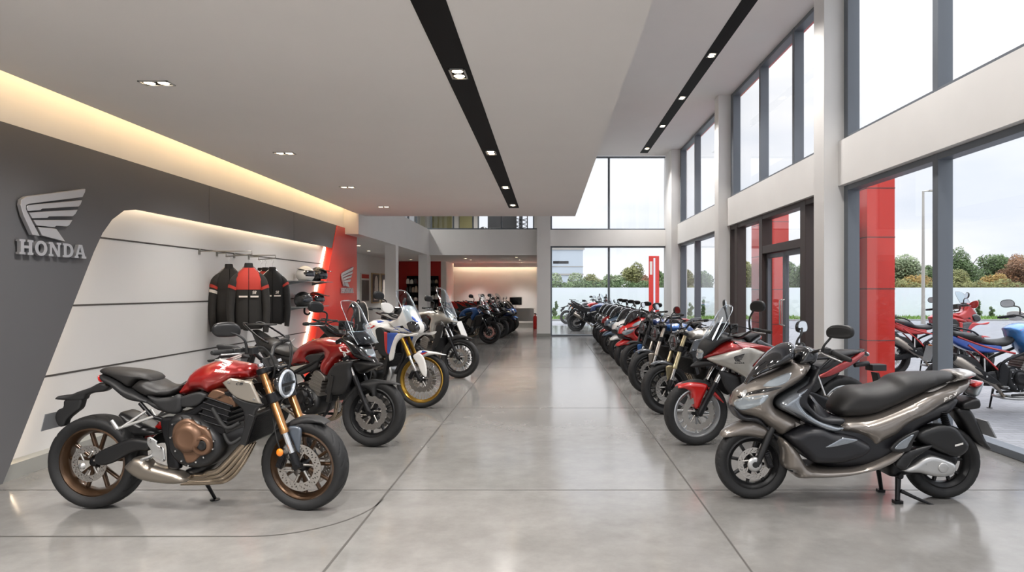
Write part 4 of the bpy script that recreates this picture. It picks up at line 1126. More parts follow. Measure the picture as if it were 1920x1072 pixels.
    q = MB(); puff(q, [(0.121,0.633),(0.099,0.686),(0.057,0.738),(-0.026,0.782),(-0.154,0.791),(-0.260,0.818),(-0.328,0.861),(-0.411,0.878),(-0.562,0.885),(-0.699,0.885),(-0.738,0.863),(-0.747,0.841),(-0.570,0.772),(-0.411,0.703),(-0.230,0.622),(-0.109,0.583),(0.042,0.574),(0.103,0.593)], .172, .075, wx=[(-.85, .6), (-.6, .85), (-.2, 1), (.1, .85)], cell=.015, edge=.03)
    P(q, 'seat', m_seat)
    q = MB(); puff(q, [(-0.701,0.872),(-0.725,0.893),(-0.818,0.903),(-0.875,0.881),(-0.881,0.860),(-0.796,0.833),(-0.683,0.811),(-0.556,0.756),(-0.477,0.747),(-0.486,0.762),(-0.541,0.786),(-0.676,0.827),(-0.719,0.851)], .19, .04, wx=[(-1.0, .35), (-.85, .6), (-.6, .9), (-.45, 1)], cell=.014, edge=.03)
    P(q, 'grab_rail', m_grab)
    q = MB(); puff(q, [(-0.882,0.780),(-0.937,0.820),(-0.919,0.750),(-0.894,0.715),(-0.867,0.722)], .075, .03, cell=.014, edge=.04)
    tl = P(q, 'tail_light', m_lens)
    q = MB(); puff(q, [(-0.848,0.801),(-0.897,0.820),(-0.925,0.817),(-0.897,0.789),(-0.860,0.780)], .085, .015, cell=.012, edge=.05)
    P(q, 'red_lens', m_redl, False, tl)
    q = MB(); puff(q, [(-0.729,0.622),(-0.782,0.646),(-0.839,0.628),(-0.890,0.547),(-0.940,0.433),(-0.989,0.341),(-0.925,0.363),(-0.851,0.430),(-0.784,0.536)], .075, .03, cell=.016, edge=.04)
    mg = P(q, 'rear_mudguard', m_blk)
    e = [(-0.938,0.548),(-1.000,0.431)]
    P(MB().prism([e[0], (e[0][0] - .008, e[0][1] + .003), (e[1][0] - .008, e[1][1] + .003), e[1]], -.085, .085), 'number_plate', m_plate, False, mg)
    q = MB(); puff(q, [(-0.767,0.677),(-0.882,0.707),(-0.897,0.646),(-0.851,0.628),(-0.767,0.634)], .1, .02, cell=.02, edge=.06); P(q, 'tail_underside', m_blk)
    # engine, transmission cover, air box
    q = MB(); panel(q, [(-0.317,0.228),(-0.388,0.269),(-0.466,0.318),(-0.530,0.327),(-0.659,0.281),(-0.683,0.251),(-0.665,0.206),(-0.597,0.183),(-0.537,0.186),(-0.492,0.195),(-0.433,0.210),(-0.358,0.213)], .175, .03, .03, .09, 1, cell=.015); q.v = q.v
    tcv = P(q, 'transmission_cover', m_alu)
    e = [(-0.582,0.251),(-0.470,0.277)]
    P(MB().lathe([(.172, .036), (.18, .034), (.182, .028), (.18, .0001)], (e[0][0], 0, e[0][1]), 24).lathe([(.174, .008), (.177, .007), (.177, .0001)], (e[1][0], 0, e[1][1]), 12), 'cover_boss', m_alu, False, tcv)
    q = MB(); panel(q, [(-0.411,0.467),(-0.477,0.511),(-0.612,0.538),(-0.686,0.514),(-0.743,0.447),(-0.773,0.401),(-0.755,0.353),(-0.695,0.317),(-0.609,0.340),(-0.519,0.380),(-0.444,0.418)], .17, .03, .04, .1, 1, cell=.018)
    ab = P(q, 'air_box', m_blk)
    e = [(-0.662,0.394),(-0.719,0.409)]
    P(MB().add([(e[0][0], .1735, e[0][1]), (e[1][0], .1735, e[1][1]), (e[1][0], .1735, e[1][1] + .013), (e[0][0], .1735, e[0][1] + .013)], [(0, 1, 2, 3)]), 'air_box_plate', m_mark, False, ab)
    q = MB(); puff(q, [(-0.255,0.259),(-0.331,0.349),(-0.422,0.410),(-0.574,0.379),(-0.741,0.303),(-0.650,0.182),(-0.422,0.183),(-0.270,0.168)], .12, .05, cell=.025, edge=.06); P(q, 'engine', m_blkm)
    for s in (-1, 1):
        q = MB(); panel(q, [(-0.207,0.383),(-0.251,0.434),(-0.325,0.481),(-0.404,0.508),(-0.362,0.427),(-0.340,0.372),(-0.288,0.365),(-0.232,0.368)], .205, .008, .012, .02, s, cell=.014); pg = P(q, 'passenger_peg_bracket', m_blk)
        q = MB(); panel(q, [(-0.236,0.388),(-0.276,0.436),(-0.364,0.483),(-0.335,0.429),(-0.310,0.392)], .21, .003, .008, .008, s, cell=.012); P(q, 'peg_plate', m_sgrey2, False, pg)
        q = MB(); panel(q, [(-0.256,0.266),(-0.301,0.343),(-0.353,0.370),(-0.509,0.402),(-0.383,0.313),(-0.316,0.239)], .19, .015, .03, .04, s, cell=.018); P(q, 'swingarm_cover', m_blk)
        e = [(-0.599,0.632),(-0.637,0.512)]
        k = MB().tube([(e[0][0], s * .13, e[0][1]), (e[1][0], s * .13, e[1][1] - .06)], .016, 10)
        for i in range(8):
            c = lerp((e[0][0], s * .13, e[0][1]), (e[1][0], s * .13, e[1][1]), .1 + .1 * i); k.lathe([(-.005, .022), (0, .029), (.005, .022)], c, 14, 'z')
        P(k, 'shock_absorber', m_blkm)
    mf = MB().tube([(R[0] + .25, -.16, .3), (R[0] + .12, -.17, .31), (R[0] + .02, -.18, .36), (R[0] - .2, -.18, .42)], [.03, .05, .06, .05], 16, spline=4)
    P(mf, 'muffler', m_blk)
    # handlebar, mirrors
    g = [(0.146,1.004)][0]; gi = [(0.229,1.052)][0]
    handlebar(B, [(g[0], .36, g[1]), (gi[0], .22, gi[1]), (gi[0] + .06, .1, gi[1] - .03), (gi[0] + .08, .03, gi[1] - .06)], m_blk)
    e = [(0.371,0.944),(0.325,1.058),(0.233,1.035),(0.256,0.944)]
    q = MB(); puff(q, e, .12, .04, cell=.02, edge=.06); P(q, 'instrument_panel', m_gloss)
    for s in (-1, 1):
        e = [(0.263,1.042),(0.254,1.085),(0.222,1.129),(0.192,1.152)]; mp = [(0.186,1.181)][0]
        mirror_head(B, (mp[0], s * .33, mp[1]), .175, .085, s, stalk=[(e[0][0], s * .23, e[0][1]), (e[1][0], s * .24, e[1][1]), (e[2][0], s * .25, e[2][1]), (mp[0] + .02, s * .28, mp[1] - .01)], yaw=.75)
    # stand
    a = [(-0.268,0.188),(-0.320,0.181)]; b = [(-0.312,-0.004)][0]; c = [(-0.294,0.001)][0]; e = [(-0.317,0.083),(-0.414,0.038),(-0.504,0.000),(-0.541,-0.019)]
    k = MB().tube([(a[0][0], -.09, a[0][1]), (b[0], -.13, .02)], [.017, .014], 10).tube([(a[1][0], .09, a[1][1]), (c[0], .13, .02)], [.02, .016], 10).tube([(a[0][0], -.12, a[0][1]), (a[1][0], .13, a[1][1])], .02, 10)
    k.box(b[0] - .02, b[0] + .03, -.15, -.11, .001, .02).box(c[0] - .025, c[0] + .03, .11, .16, .001, .022)
    k.tube([(e[0][0], .13, e[0][1]), (e[1][0], .15, e[1][1]), (e[2][0], .16, e[2][1]), (e[3][0], .165, e[3][1])], [.014, .011, .009, .014], 10, spline=4)
    P(k, 'centre_stand', m_blkm)
    return B
scootG = make_scooter((2.0925,4.7950,-3.13410,1.3350))
tag(scootG.root, 'grey scooter with dark windscreen standing nearest on the right', 'scooter', 'vehicles along the right side')

# ---------------------------------------------------------------- tall touring motorcycles
def adv_mech(B, wf=(.31, .222, .12), wr=(.312, .216, .16), style='cast', m_rim=m_wheel, m_spoke=None, n=6, zt=1.0, rake=26, m_up=m_chrome, m_low=m_blkm, usd=False, fsplit=.5, frk_r=.024,
             disc_r=.155, wave=16, tread=0, m_eng=m_grey_e, m_cov=m_blkm, seat_z=.86, tail=(-.86, .98), screen=None, m_tail=m_blkp, m_sub=m_blkm, bars=.40, mir=True, rack=True, exhaust_side=-1, phase=.3, hand=None, holes=False,
             mirror_off=(.0, .31, .26), seat=True, plate=True, skid=None, both=True, nd=2, mfl=m_steel, mir_yaw=.5):
    wb = B.wb; F = (wb / 2, wf[0]); R = (-wb / 2, wr[0]); P = B.part
    tr_ = math.tan(math.radians(rake)); top = (F[0] - .03 - (zt - wf[0]) * tr_, zt)
    dl = ((-.07, disc_r), (.066, disc_r))[:nd] if nd == 2 else ((.066, disc_r),)
    wheel(B, 'front_wheel', (F[0], 0, F[1]), wf[0], wf[1], wf[2], m_rim, style, n, dl, True, tread, .2, wave, m_spoke, holes, phase)
    wheel(B, 'rear_wheel', (R[0], 0, R[1]), wr[0], wr[1], wr[2], m_rim, style, n, ((-.09, .12),), False, tread, .2, wave, m_spoke, holes)
    d = Vector((F[0] - top[0], 0, F[1] - top[1])).normalized()
    for s in (-1, 1):
        fo = fork_leg(B, top, F, s, .1, m_up, m_low, usd, frk_r, fsplit)
        if s < 0 or nd == 2: caliper(B, F, s * .07, 2.7, disc_r * .82, s, fo)
    q = MB(); M = Matrix.Rotation(math.atan2(-d.x, -d.z), 3, 'Y')
    for k in (.02, .2): q.obox(Vector((top[0], 0, top[1])) + d * k, .034, .125, .018, M)
    P(q, 'triple_clamp', m_blkm, True, bevel=.005)
    # engine and frame
    e = engine_four(B, -.02, .43, m_cov, m_eng, s=.86, cyl_m=m_eng)
    radiator(B, .3, .40, .36, .66, .15)
    for s in (-1, 1):
        P(MB().tube([(top[0] - .02, s * .05, zt - .06), (.15, s * .15, .78), (-.2, s * .15, .62), (-.25, s * .14, .42)], .018, 10, spline=5), 'frame_tube', m_blkm)
        P(MB().tube([(top[0], s * .04, zt - .2), (.33, s * .13, .5), (.22, s * .14, .26), (-.1, s * .14, .22)], .014, 8, spline=5), 'cradle_tube', m_blkm)
        P(MB().tube([(-.05, s * .13, .72), (-.4, s * .12, .8), (tail[0] + .2, s * .09, tail[1] - .08)], .012, 8, spline=4).tube([(-.24, s * .14, .5), (-.42, s * .13, .68), (-.6, s * .11, .82)], .012, 8, spline=4), 'subframe', m_sub)
        q = MB(); panel(q, [(-.18, .36), (-.2, .47), (-.32, .5), (-.5, .44), (R[0] + .06, R[1] + .05), (R[0] - .04, R[1] + .03), (R[0] - .05, R[1] - .03), (R[0] + .08, R[1] - .04), (-.45, .33), (-.28, .33)], .135, .02, .03, .04, s, cell=.022); P(q, 'swingarm', m_blkm)
        q = MB(); panel(q, [(-.16, .33), (-.12, .5), (-.2, .62), (-.28, .56), (-.27, .4), (-.24, .3)], .15, .02, .02, .03, s, cell=.022); P(q, 'frame_plate', m_blkm)
        P(MB().tube([(-.2, s * .15, .33), (-.22, s * .27, .325)], .011, 8).box(-.25, -.19, s * .2 - .02, s * .2 + .02, .325, .34), 'footpeg', m_alu)
        P(MB().tube([(-.42, s * .13, .66), (-.46, s * .2, .46)], .01, 8).tube([(-.46, s * .18, .46), (-.47, s * .26, .46)], .011, 8), 'pillion_footpeg', m_alu)
    x0 = .27
    for y in (-.06, .06):
        P(MB().tube([(.2, y, .6), (.3, y, .52), (.3, y * .9, .34), (.22, y * .6, .22), (.0, y * .5 - .03, .17), (-.15, -.08, .2), (-.22, -.11, .26)], .019, 12, spline=5), 'exhaust_header', m_hdr)
    s = exhaust_side
    q = MB().tube([(-.22, s * .12, .26), (-.32, s * .16, .34), (-.4, s * .18, .4), (-.43, s * .185, .425), (-.78, s * .2, .64), (-.82, s * .2, .665)], [.02, .024, .034, .056, .06, .042], 20)
    mu = P(q, 'muffler', mfl)
    P(MB().tube([(-.815, s * .2, .662), (-.83, s * .2, .67)], .026, 14), 'muffler_outlet', m_black, False, mu)
    q = MB(); panel(q, [(-.3, .36), (-.34, .42), (-.6, .58), (-.62, .52), (-.45, .4)], .245, .008, .01, .03, s, cell=.022); P(q, 'heat_shield', m_blkm, False, mu)
    q = MB(); puff(q, [(R[0] + .05, R[1] + wr[0] + .03), (R[0] + .2, .56), (R[0] + .36, .44), (R[0] + .38, .5), (R[0] + .28, .64), (R[0] + .08, R[1] + wr[0] + .06)], .09, .02, cell=.024, edge=.06); P(q, 'rear_hugger', m_blkp)
    P(MB().tube([(-.34, 0, .74), (-.36, 0, .46)], .04, 12), 'shock_absorber', m_blkm)
    kickstand(B, (-.14, .14, .26), (-.1, .27, .012))
    # seat, tail, rack
    tx, tz = tail
    if seat:
        q = MB(); puff(q, [(.02, seat_z + .08), (-.08, seat_z + .02), (-.25, seat_z), (-.4, seat_z + .02), (-.46, seat_z + .07), (-.6, seat_z + .09), (tx + .16, seat_z + .1), (tx + .14, seat_z + .05), (-.45, seat_z - .05), (-.2, seat_z - .09), (-.02, seat_z - .04)], .15, .06, wx=[(-.8, .7), (-.4, 1), (-.15, .9), (.02, .55)], cell=.022, edge=.04)
        P(q, 'seat', m_seat)
    q = MB(); puff(q, [(-.2, seat_z - .06), (-.45, seat_z - .03), (tx + .1, tz - .04), (tx, tz), (tx + .02, tz - .06), (-.6, seat_z - .12), (-.4, seat_z - .16), (-.2, seat_z - .14)], .125, .03, wx=[(-.9, .45), (-.6, .85), (-.3, 1)], cell=.022, edge=.05)
    tl = P(q, 'tail_cowl', m_tail)
    P(MB().sphere((tx + .015, 0, tz - .03), .03, 14, 8, (.6, 1.8, .8)), 'tail_light', m_redl, False, tl)
    if rack:
        for s in (-1, 1): P(MB().tube([(-.5, s * .14, seat_z + .06), (-.62, s * .16, seat_z + .12), (tx - .02, s * .12, tz + .06), (tx - .05, s * .05, tz + .06)], .011, 8, spline=4), 'grab_rail', m_blkm)
        P(MB().box(tx - .05, tx + .22, -.09, .09, tz + .045, tz + .06), 'luggage_rack', m_blkp, bevel=.008)
    if plate:
        q = MB(); puff(q, [(tx + .12, tz - .1), (tx - .02, tz - .2), (tx - .1, tz - .36), (tx - .07, tz - .38), (tx + .0, tz - .27), (tx + .16, tz - .14)], .03, .012, cell=.024, edge=.015)
        ph = P(q, 'plate_holder', m_blkp)
        P(MB().prism([(tx - .07, tz - .2), (tx - .076, tz - .2), (tx - .125, tz - .38), (tx - .119, tz - .38)], -.09, .09), 'number_plate', m_plate, False, ph)
        for s in (-1, 1): P(MB().tube([(tx - .0, s * .02, tz - .2), (tx - .01, s * .1, tz - .2)], .006, 6).sphere((tx - .015, s * .115, tz - .2), .02, 10, 6, (1.2, 1, .8)), 'rear_indicator', m_amber, False, ph)
    # controls
    hx, hz = top[0] - .09, zt + .13
    handlebar(B, [(hx - .09, bars, hz - .01), (hx - .03, .22, hz + .0), (hx + .05, .12, hz - .07), (hx + .07, .04, hz - .08)])
    P(MB().box(hx + .06, hx + .14, -.08, .08, hz - .04, hz + .05), 'instrument_panel', m_gloss, True, bevel=.01)
    cb = MB()
    for s in (-1, 1): cb.tube([(hx, s * .24, hz), (hx + .12, s * .18, hz + .03), (hx + .16, s * .09, hz - .06), (hx + .12, s * .05, zt - .2)], .005, 6, spline=5)
    P(cb, 'cable', m_rubber, True)
    if mir:
        for s in (-1, 1):
            mx, my, mz = hx + mirror_off[0], mirror_off[1], hz + mirror_off[2]
            mirror_head(B, (mx, s * (my + .03), mz), .15, .095, s, stalk=[(hx + .02, s * .24, hz), (hx + .03, s * .245, hz + .1), (mx + .02, s * my, mz - .03)], yaw=mir_yaw)
    if hand:
        for s in (-1, 1):
            q = MB(); puff(q, [(hx + .12, hz + .055), (hx + .02, hz + .07), (hx - .1, hz + .04), (hx - .12, hz - .0), (hx - .03, hz - .05), (hx + .1, hz - .03)], .012, .01, cell=.02, edge=.006)
            q.v = [(x + (.12 - .02), 0 + y, z) for x, y, z in q.v]
            # guard stands in front of the grip: turn it into the y-z plane with a curve
            V = []
            for x, y, z in q.v:
                u = (x - hx) ; V.append((hx + .13 - .25 * (u + .03) ** 2 * 3 + y, s * (bars - .08 + u * .9 - .08), z))
            q.v = V; P(q, 'hand_guard', hand, True)
    if skid:
        q = MB(); puff(q, [(.34, .5), (.38, .4), (.3, .24), (.12, .16), (-.18, .17), (-.18, .2), (.12, .2), (.26, .28)], .13, .02, cell=.024, edge=.1); P(q, 'skid_plate', skid)
    return top, F, R
def both(B, pts, y, bulge, R, t, m, name, front=False, parent=None, **k):
    for s in (-1, 1):
        q = MB(); panel(q, pts, y, bulge, R, t, s, **k); o = B.part(q, name, m, front, parent)
    return o
def solid(B, pts, hw, R, m, name, front=False, parent=None, **k):
    q = MB(); puff(q, pts, hw, R, **k); return B.part(q, name, m, front, parent), q
def screen_of(B, pts, hw, m=m_screen, name='windscreen', wz=None, bow=.05):
    """thin curved sheet: side profile line swept over the width"""
    L = smooth_outline(pts, .014, closed=False); n = len(L); mb = MB(); vs = []; K = 12
    for i, (x, z) in enumerate(L):
        q = i / (n - 1); w = hw * (wz(q) if wz else 1)
        for k in range(K + 1):
            t = -1 + 2 * k / K; vs.append((x - bow * t * t, w * t, z))
    m0 = len(vs); vs += [(x - .003, y, z - .001) for x, y, z in vs]
    fs = []
    for i in range(n - 1):
        for k in range(K):
            a = i * (K + 1) + k; fs += [(a, a + 1, a + K + 2, a + K + 1), (m0 + a, m0 + a + K + 1, m0 + a + K + 2, m0 + a + 1)]
    be = bound_edges([f for f in fs if f[0] < m0]); fs += [(a, b, b + m0, a + m0) for a, b in be]
    mb.add(vs, fs)
    o = B.part(mb, name, m)
    r = MB(); r.tube([vs[i * (K + 1)] for i in range(n)] + [vs[(n - 1) * (K + 1) + k] for k in range(K + 1)] + [vs[i * (K + 1) + K] for i in reversed(range(n))], .003, 6)
    B.part(r, 'screen_edge', m_ring, False, o)
    return o
wtop = lambda q: (1.0 - .15 * q) * (1 if q < .7 else max(.02, 1 - ((q - .7) / .3) ** 2.5) ** .5)
# the red one behind the roadster
def make_tourer_b(fr):
    zt = .98
    B = Bike('motorcycle', fr, 15, (.4, 0, zt), (-.45, 0, .9))
    adv_mech(B, zt=zt, tail=(-.84, 1.05), seat_z=.87, m_up=m_chrome, wave=14, mirror_off=(-.02, .33, .15), nd=2, tread=20)
    L = [(-0.257,0.733),(-0.223,0.831),(-0.147,0.907),(-0.035,0.964),(0.093,0.994),(0.220,1.003),(0.344,0.992),(0.467,0.996),(0.562,0.966),(0.642,0.912),(0.698,0.854),(0.711,0.820),(0.639,0.804),(0.502,0.798),(0.397,0.804),(0.341,0.755),(0.274,0.680),(0.229,0.632),(0.184,0.638),(0.144,0.687),(0.141,0.749),(0.166,0.802),(0.198,0.848),(0.112,0.847),(0.020,0.832),(-0.008,0.809),(0.011,0.771),(0.038,0.755),(-0.008,0.739),(-0.091,0.721),(-0.204,0.688)]
    o, q = solid(B, L, .17, .1, m_red, 'fuel_tank', wx=[(-.4, .7), (-.15, .95), (.15, 1), (.4, .85), (.58, .45)], cell=.02, p=2.3)
    L = [(0.407,0.919),(0.442,0.930),(0.508,0.882),(0.485,0.868),(0.424,0.883)]
    decal(B, q, [(L, None)], 0, 0, 1, 1, -1, m_mark, 'tank_emblem', o, .003); 
    L2 = [(0.284,0.704),(0.319,0.760),(0.424,0.792),(0.528,0.799),(0.424,0.771),(0.354,0.748),(0.319,0.708)]
    decal(B, q, [(L2, None)], 0, 0, 1, 1, -1, m_silv, 'side_graphic', o, .003)
    both(B, [(-0.001,0.802),(0.040,0.837),(0.217,0.850),(0.185,0.801),(0.160,0.749),(0.140,0.716),(0.058,0.678),(-0.052,0.642),(-0.118,0.647),(-0.034,0.694),(0.040,0.740),(0.058,0.761)], .165, .015, .02, .03, m_blkp, 'side_cover', cell=.02)
    both(B, [(-0.202,0.704),(-0.080,0.729),(0.018,0.745),(-0.001,0.723),(-0.099,0.670),(-0.165,0.678)], .16, .01, .015, .02, m_silv, 'side_trim', cell=.016)
    both(B, [(0.274,0.660),(0.350,0.754),(0.441,0.790),(0.565,0.796),(0.548,0.728),(0.555,0.635),(0.485,0.507),(0.415,0.478),(0.251,0.481),(0.283,0.606)], .17, .03, .04, .04, m_blkp, 'radiator_shroud', cell=.022)
    solid(B, [(0.386,1.031),(0.457,1.033),(0.561,0.990),(0.630,0.949),(0.682,0.883),(0.712,0.830),(0.763,0.762),(0.699,0.775),(0.613,0.792),(0.527,0.822),(0.457,0.902),(0.386,0.968)], .13, .06, m_gloss, 'front_cowl', wx=[(.3, 1), (.55, .9), (.75, .4)], cell=.02)
    solid(B, [(0.527,0.989),(0.613,0.948),(0.668,0.903),(0.712,0.830),(0.651,0.841),(0.596,0.890),(0.544,0.953)], .115, .04, m_lens, 'headlight', wx=[(.5, 1.05), (.72, .5)], cell=.016)
    solid(B, [(0.500,0.785),(0.638,0.801),(0.799,0.766),(0.732,0.728),(0.655,0.697),(0.570,0.666),(0.500,0.717)], .08, .04, m_blk, 'fairing_underside', cell=.024)
    screen_of(B, [(0.690,0.951),(0.630,1.030),(0.561,1.152),(0.492,1.274),(0.439,1.342),(0.407,1.358)], .145, wz=wtop)
    screen_of(B, [(0.668,0.957),(0.613,1.016),(0.544,1.066)], .12, m_smoke, 'screen_base')
    o, q = solid(B, [(0.395,0.362),(0.431,0.439),(0.518,0.554),(0.587,0.583),(0.706,0.608),(0.824,0.610),(0.948,0.580),(0.841,0.571),(0.749,0.548),(0.737,0.433),(0.672,0.509),(0.587,0.531),(0.483,0.443)], .075, .04, m_blkp, 'front_mudguard', True, cell=.02, edge=.04)
    return B
bikeB = make_tourer_b((-2.2724,6.7024,-0.44000,1.4200))
tag(bikeB.root, 'red touring motorcycle with clear windscreen and black wheels second on the left', 'motorcycle', 'motorcycles along the left side')
# white, blue and red rally bike
def make_rally(fr, sub=m_subf):
    zt = 1.06
    B = Bike('motorcycle', fr, 15, (.36, 0, zt), (-.45, 0, .9))
    adv_mech(B, (.345, .28, .1), (.325, .235, .15), 'wire', m_gold, zt=zt, rake=26, m_up=m_gold, m_low=m_blkm, usd=True, fsplit=.6, frk_r=.026, tail=(-.92, 1.0), seat_z=.88, wave=16, hand=m_white, m_tail=m_tailp, mirror_off=(-.02, .33, .16), m_sub=sub, skid=m_alu, bars=.43, tread=26)
    o, q = solid(B, [(-0.084,1.012),(0.034,1.076),(0.150,1.078),(0.247,1.052),(0.361,1.028),(0.511,0.983),(0.548,0.910),(0.399,0.906),(0.266,0.917),(0.256,0.705),(0.308,0.609),(0.189,0.639),(0.069,0.762),(-0.035,0.878),(-0.065,0.969)], .165, .08, m_tankw, 'fuel_tank', wx=[(-.4, .6), (-.1, 1), (.4, 1), (.6, .7)], cell=.024)
    decal(B, q, [([(-0.020,1.026),(0.068,1.072),(0.184,1.074),(0.251,1.060),(0.165,1.043),(0.049,1.035)], None)], 0, 0, 1, 1, -1, m_blue, 'blue_stripe', o, .004)
    decal(B, q, [([(-0.011,1.000),(0.058,1.029),(0.174,1.038),(0.231,1.032),(0.154,1.004),(0.100,0.973),(0.038,0.968)], None)], 0, 0, 1, 1, -1, m_red2, 'red_stripe', o, .004)
    for s in (1,):
        decal(B, q, [([(-0.020,1.026),(0.068,1.072),(0.184,1.074),(0.251,1.060),(0.165,1.043),(0.049,1.035)], None)], 0, 0, 1, 1, 1, m_blue, 'blue_stripe', o, .004)
        decal(B, q, [([(-0.011,1.000),(0.058,1.029),(0.174,1.038),(0.231,1.032),(0.154,1.004),(0.100,0.973),(0.038,0.968)], None)], 0, 0, 1, 1, 1, m_red2, 'red_stripe', o, .004)
    decal(B, q, [([(0.364,1.024),(0.551,0.975),(0.579,0.928),(0.495,0.929),(0.421,0.969)], None)], 0, 0, 1, 1, -1, m_blue, 'front_stripe', o, .004)
    both(B, [(0.162,0.960),(0.248,0.992),(0.320,0.922),(0.316,0.773),(0.328,0.683),(0.366,0.618),(0.258,0.648),(0.143,0.764),(0.187,0.813)], .178, .015, .02, .03, m_blkp, 'side_cover', cell=.022)
    both(B, [(0.318,0.938,1),(0.375,0.928,1),(0.371,0.657,1),(0.337,0.712)], .2, .006, .012, .02, m_red2, 'red_shroud_stripe', cell=.022)
    both(B, [(0.371,0.928,1),(0.537,0.922),(0.481,0.854),(0.420,0.659,1),(0.371,0.669,1)], .2, .006, .012, .02, m_blue, 'blue_shroud_stripe', cell=.022)
    both(B, [(0.406,0.577,1),(0.397,0.643),(0.468,0.839),(0.537,0.922),(0.692,0.916),(0.840,0.938),(0.804,0.899),(0.629,0.885),(0.518,0.803),(0.457,0.601)], .203, .01, .02, .02, m_white, 'radiator_shroud', cell=.022)
    o, q = solid(B, [(0.297,1.053),(0.439,1.116),(0.495,1.191),(0.523,1.266),(0.584,1.252),(0.680,1.127),(0.753,1.047),(0.775,0.986),(0.753,0.926),(0.607,0.901),(0.495,0.916),(0.401,0.962)], .13, .045, m_white, 'front_fairing', wx=[(.2, 1.1), (.5, .95), (.75, .5)], cell=.022)
    for s in (-1, 1):
        decal(B, q, [([(0.417,0.993),(0.511,1.010),(0.622,0.964),(0.659,0.935),(0.548,0.928),(0.455,0.960)], None)], 0, 0, 1, 1, s, m_blue, 'blue_side_stripe', o, .004)
        decal(B, q, [([(0.511,1.010),(0.548,1.018),(0.615,0.927),(0.567,0.924)], None)], 0, 0, 1, 1, s, m_blk, 'air_slot', o, .006)
    solid(B, [(0.498,1.262),(0.561,1.257),(0.668,1.124),(0.730,1.060),(0.661,1.083),(0.611,1.103),(0.555,1.169)], .075, .02, m_blue, 'blue_nose', parent=o, cell=.02, edge=.04)
    solid(B, [(0.587,1.045),(0.657,1.077),(0.730,1.048),(0.761,0.980),(0.727,0.939),(0.642,0.947),(0.602,1.004)], .115, .03, m_smoke, 'headlight', parent=o, cell=.018, edge=.07)
    screen_of(B, [(0.693,1.072),(0.628,1.198),(0.544,1.340),(0.479,1.442),(0.441,1.461)], .15, wz=wtop)
    o, q = solid(B, [(0.668,0.654),(0.690,0.687),(0.732,0.707),(0.832,0.702),(0.940,0.689),(1.043,0.661),(0.913,0.658),(0.805,0.633),(0.741,0.612)], .075, .03, m_white, 'front_mudguard', True, cell=.02, edge=.04)
    decal(B, q, [([(0.692,0.677),(0.716,0.702),(0.784,0.708),(0.847,0.698),(0.765,0.677),(0.723,0.664)], None)], 0, 0, 1, 1, -1, m_blue, 'blue_stripe', o, .004)
    decal(B, q, [([(0.727,0.658),(0.784,0.681),(0.856,0.696),(0.829,0.677),(0.774,0.651)], None)], 0, 0, 1, 1, -1, m_red2, 'red_stripe', o, .004)
    both(B, [(0.667,0.626),(0.700,0.661),(0.749,0.670),(0.816,0.607),(0.859,0.463),(0.852,0.378),(0.798,0.416),(0.736,0.533)], .135, .012, .02, .02, m_white, 'fork_guard', True, cell=.02)
    solid(B, [(.5, .78), (.46, .6), (.38, .4), (.42, .4), (.5, .55), (.54, .75)], .06, .02, m_blk, 'inner_mudguard', True, cell=.024)
    return B
bikeC = make_rally((-2.2510,8.8374,-0.46000,1.5200))
tag(bikeC.root, 'white, blue and red rally motorcycle with gold spoked wheels third on the left', 'motorcycle', 'motorcycles along the left side')
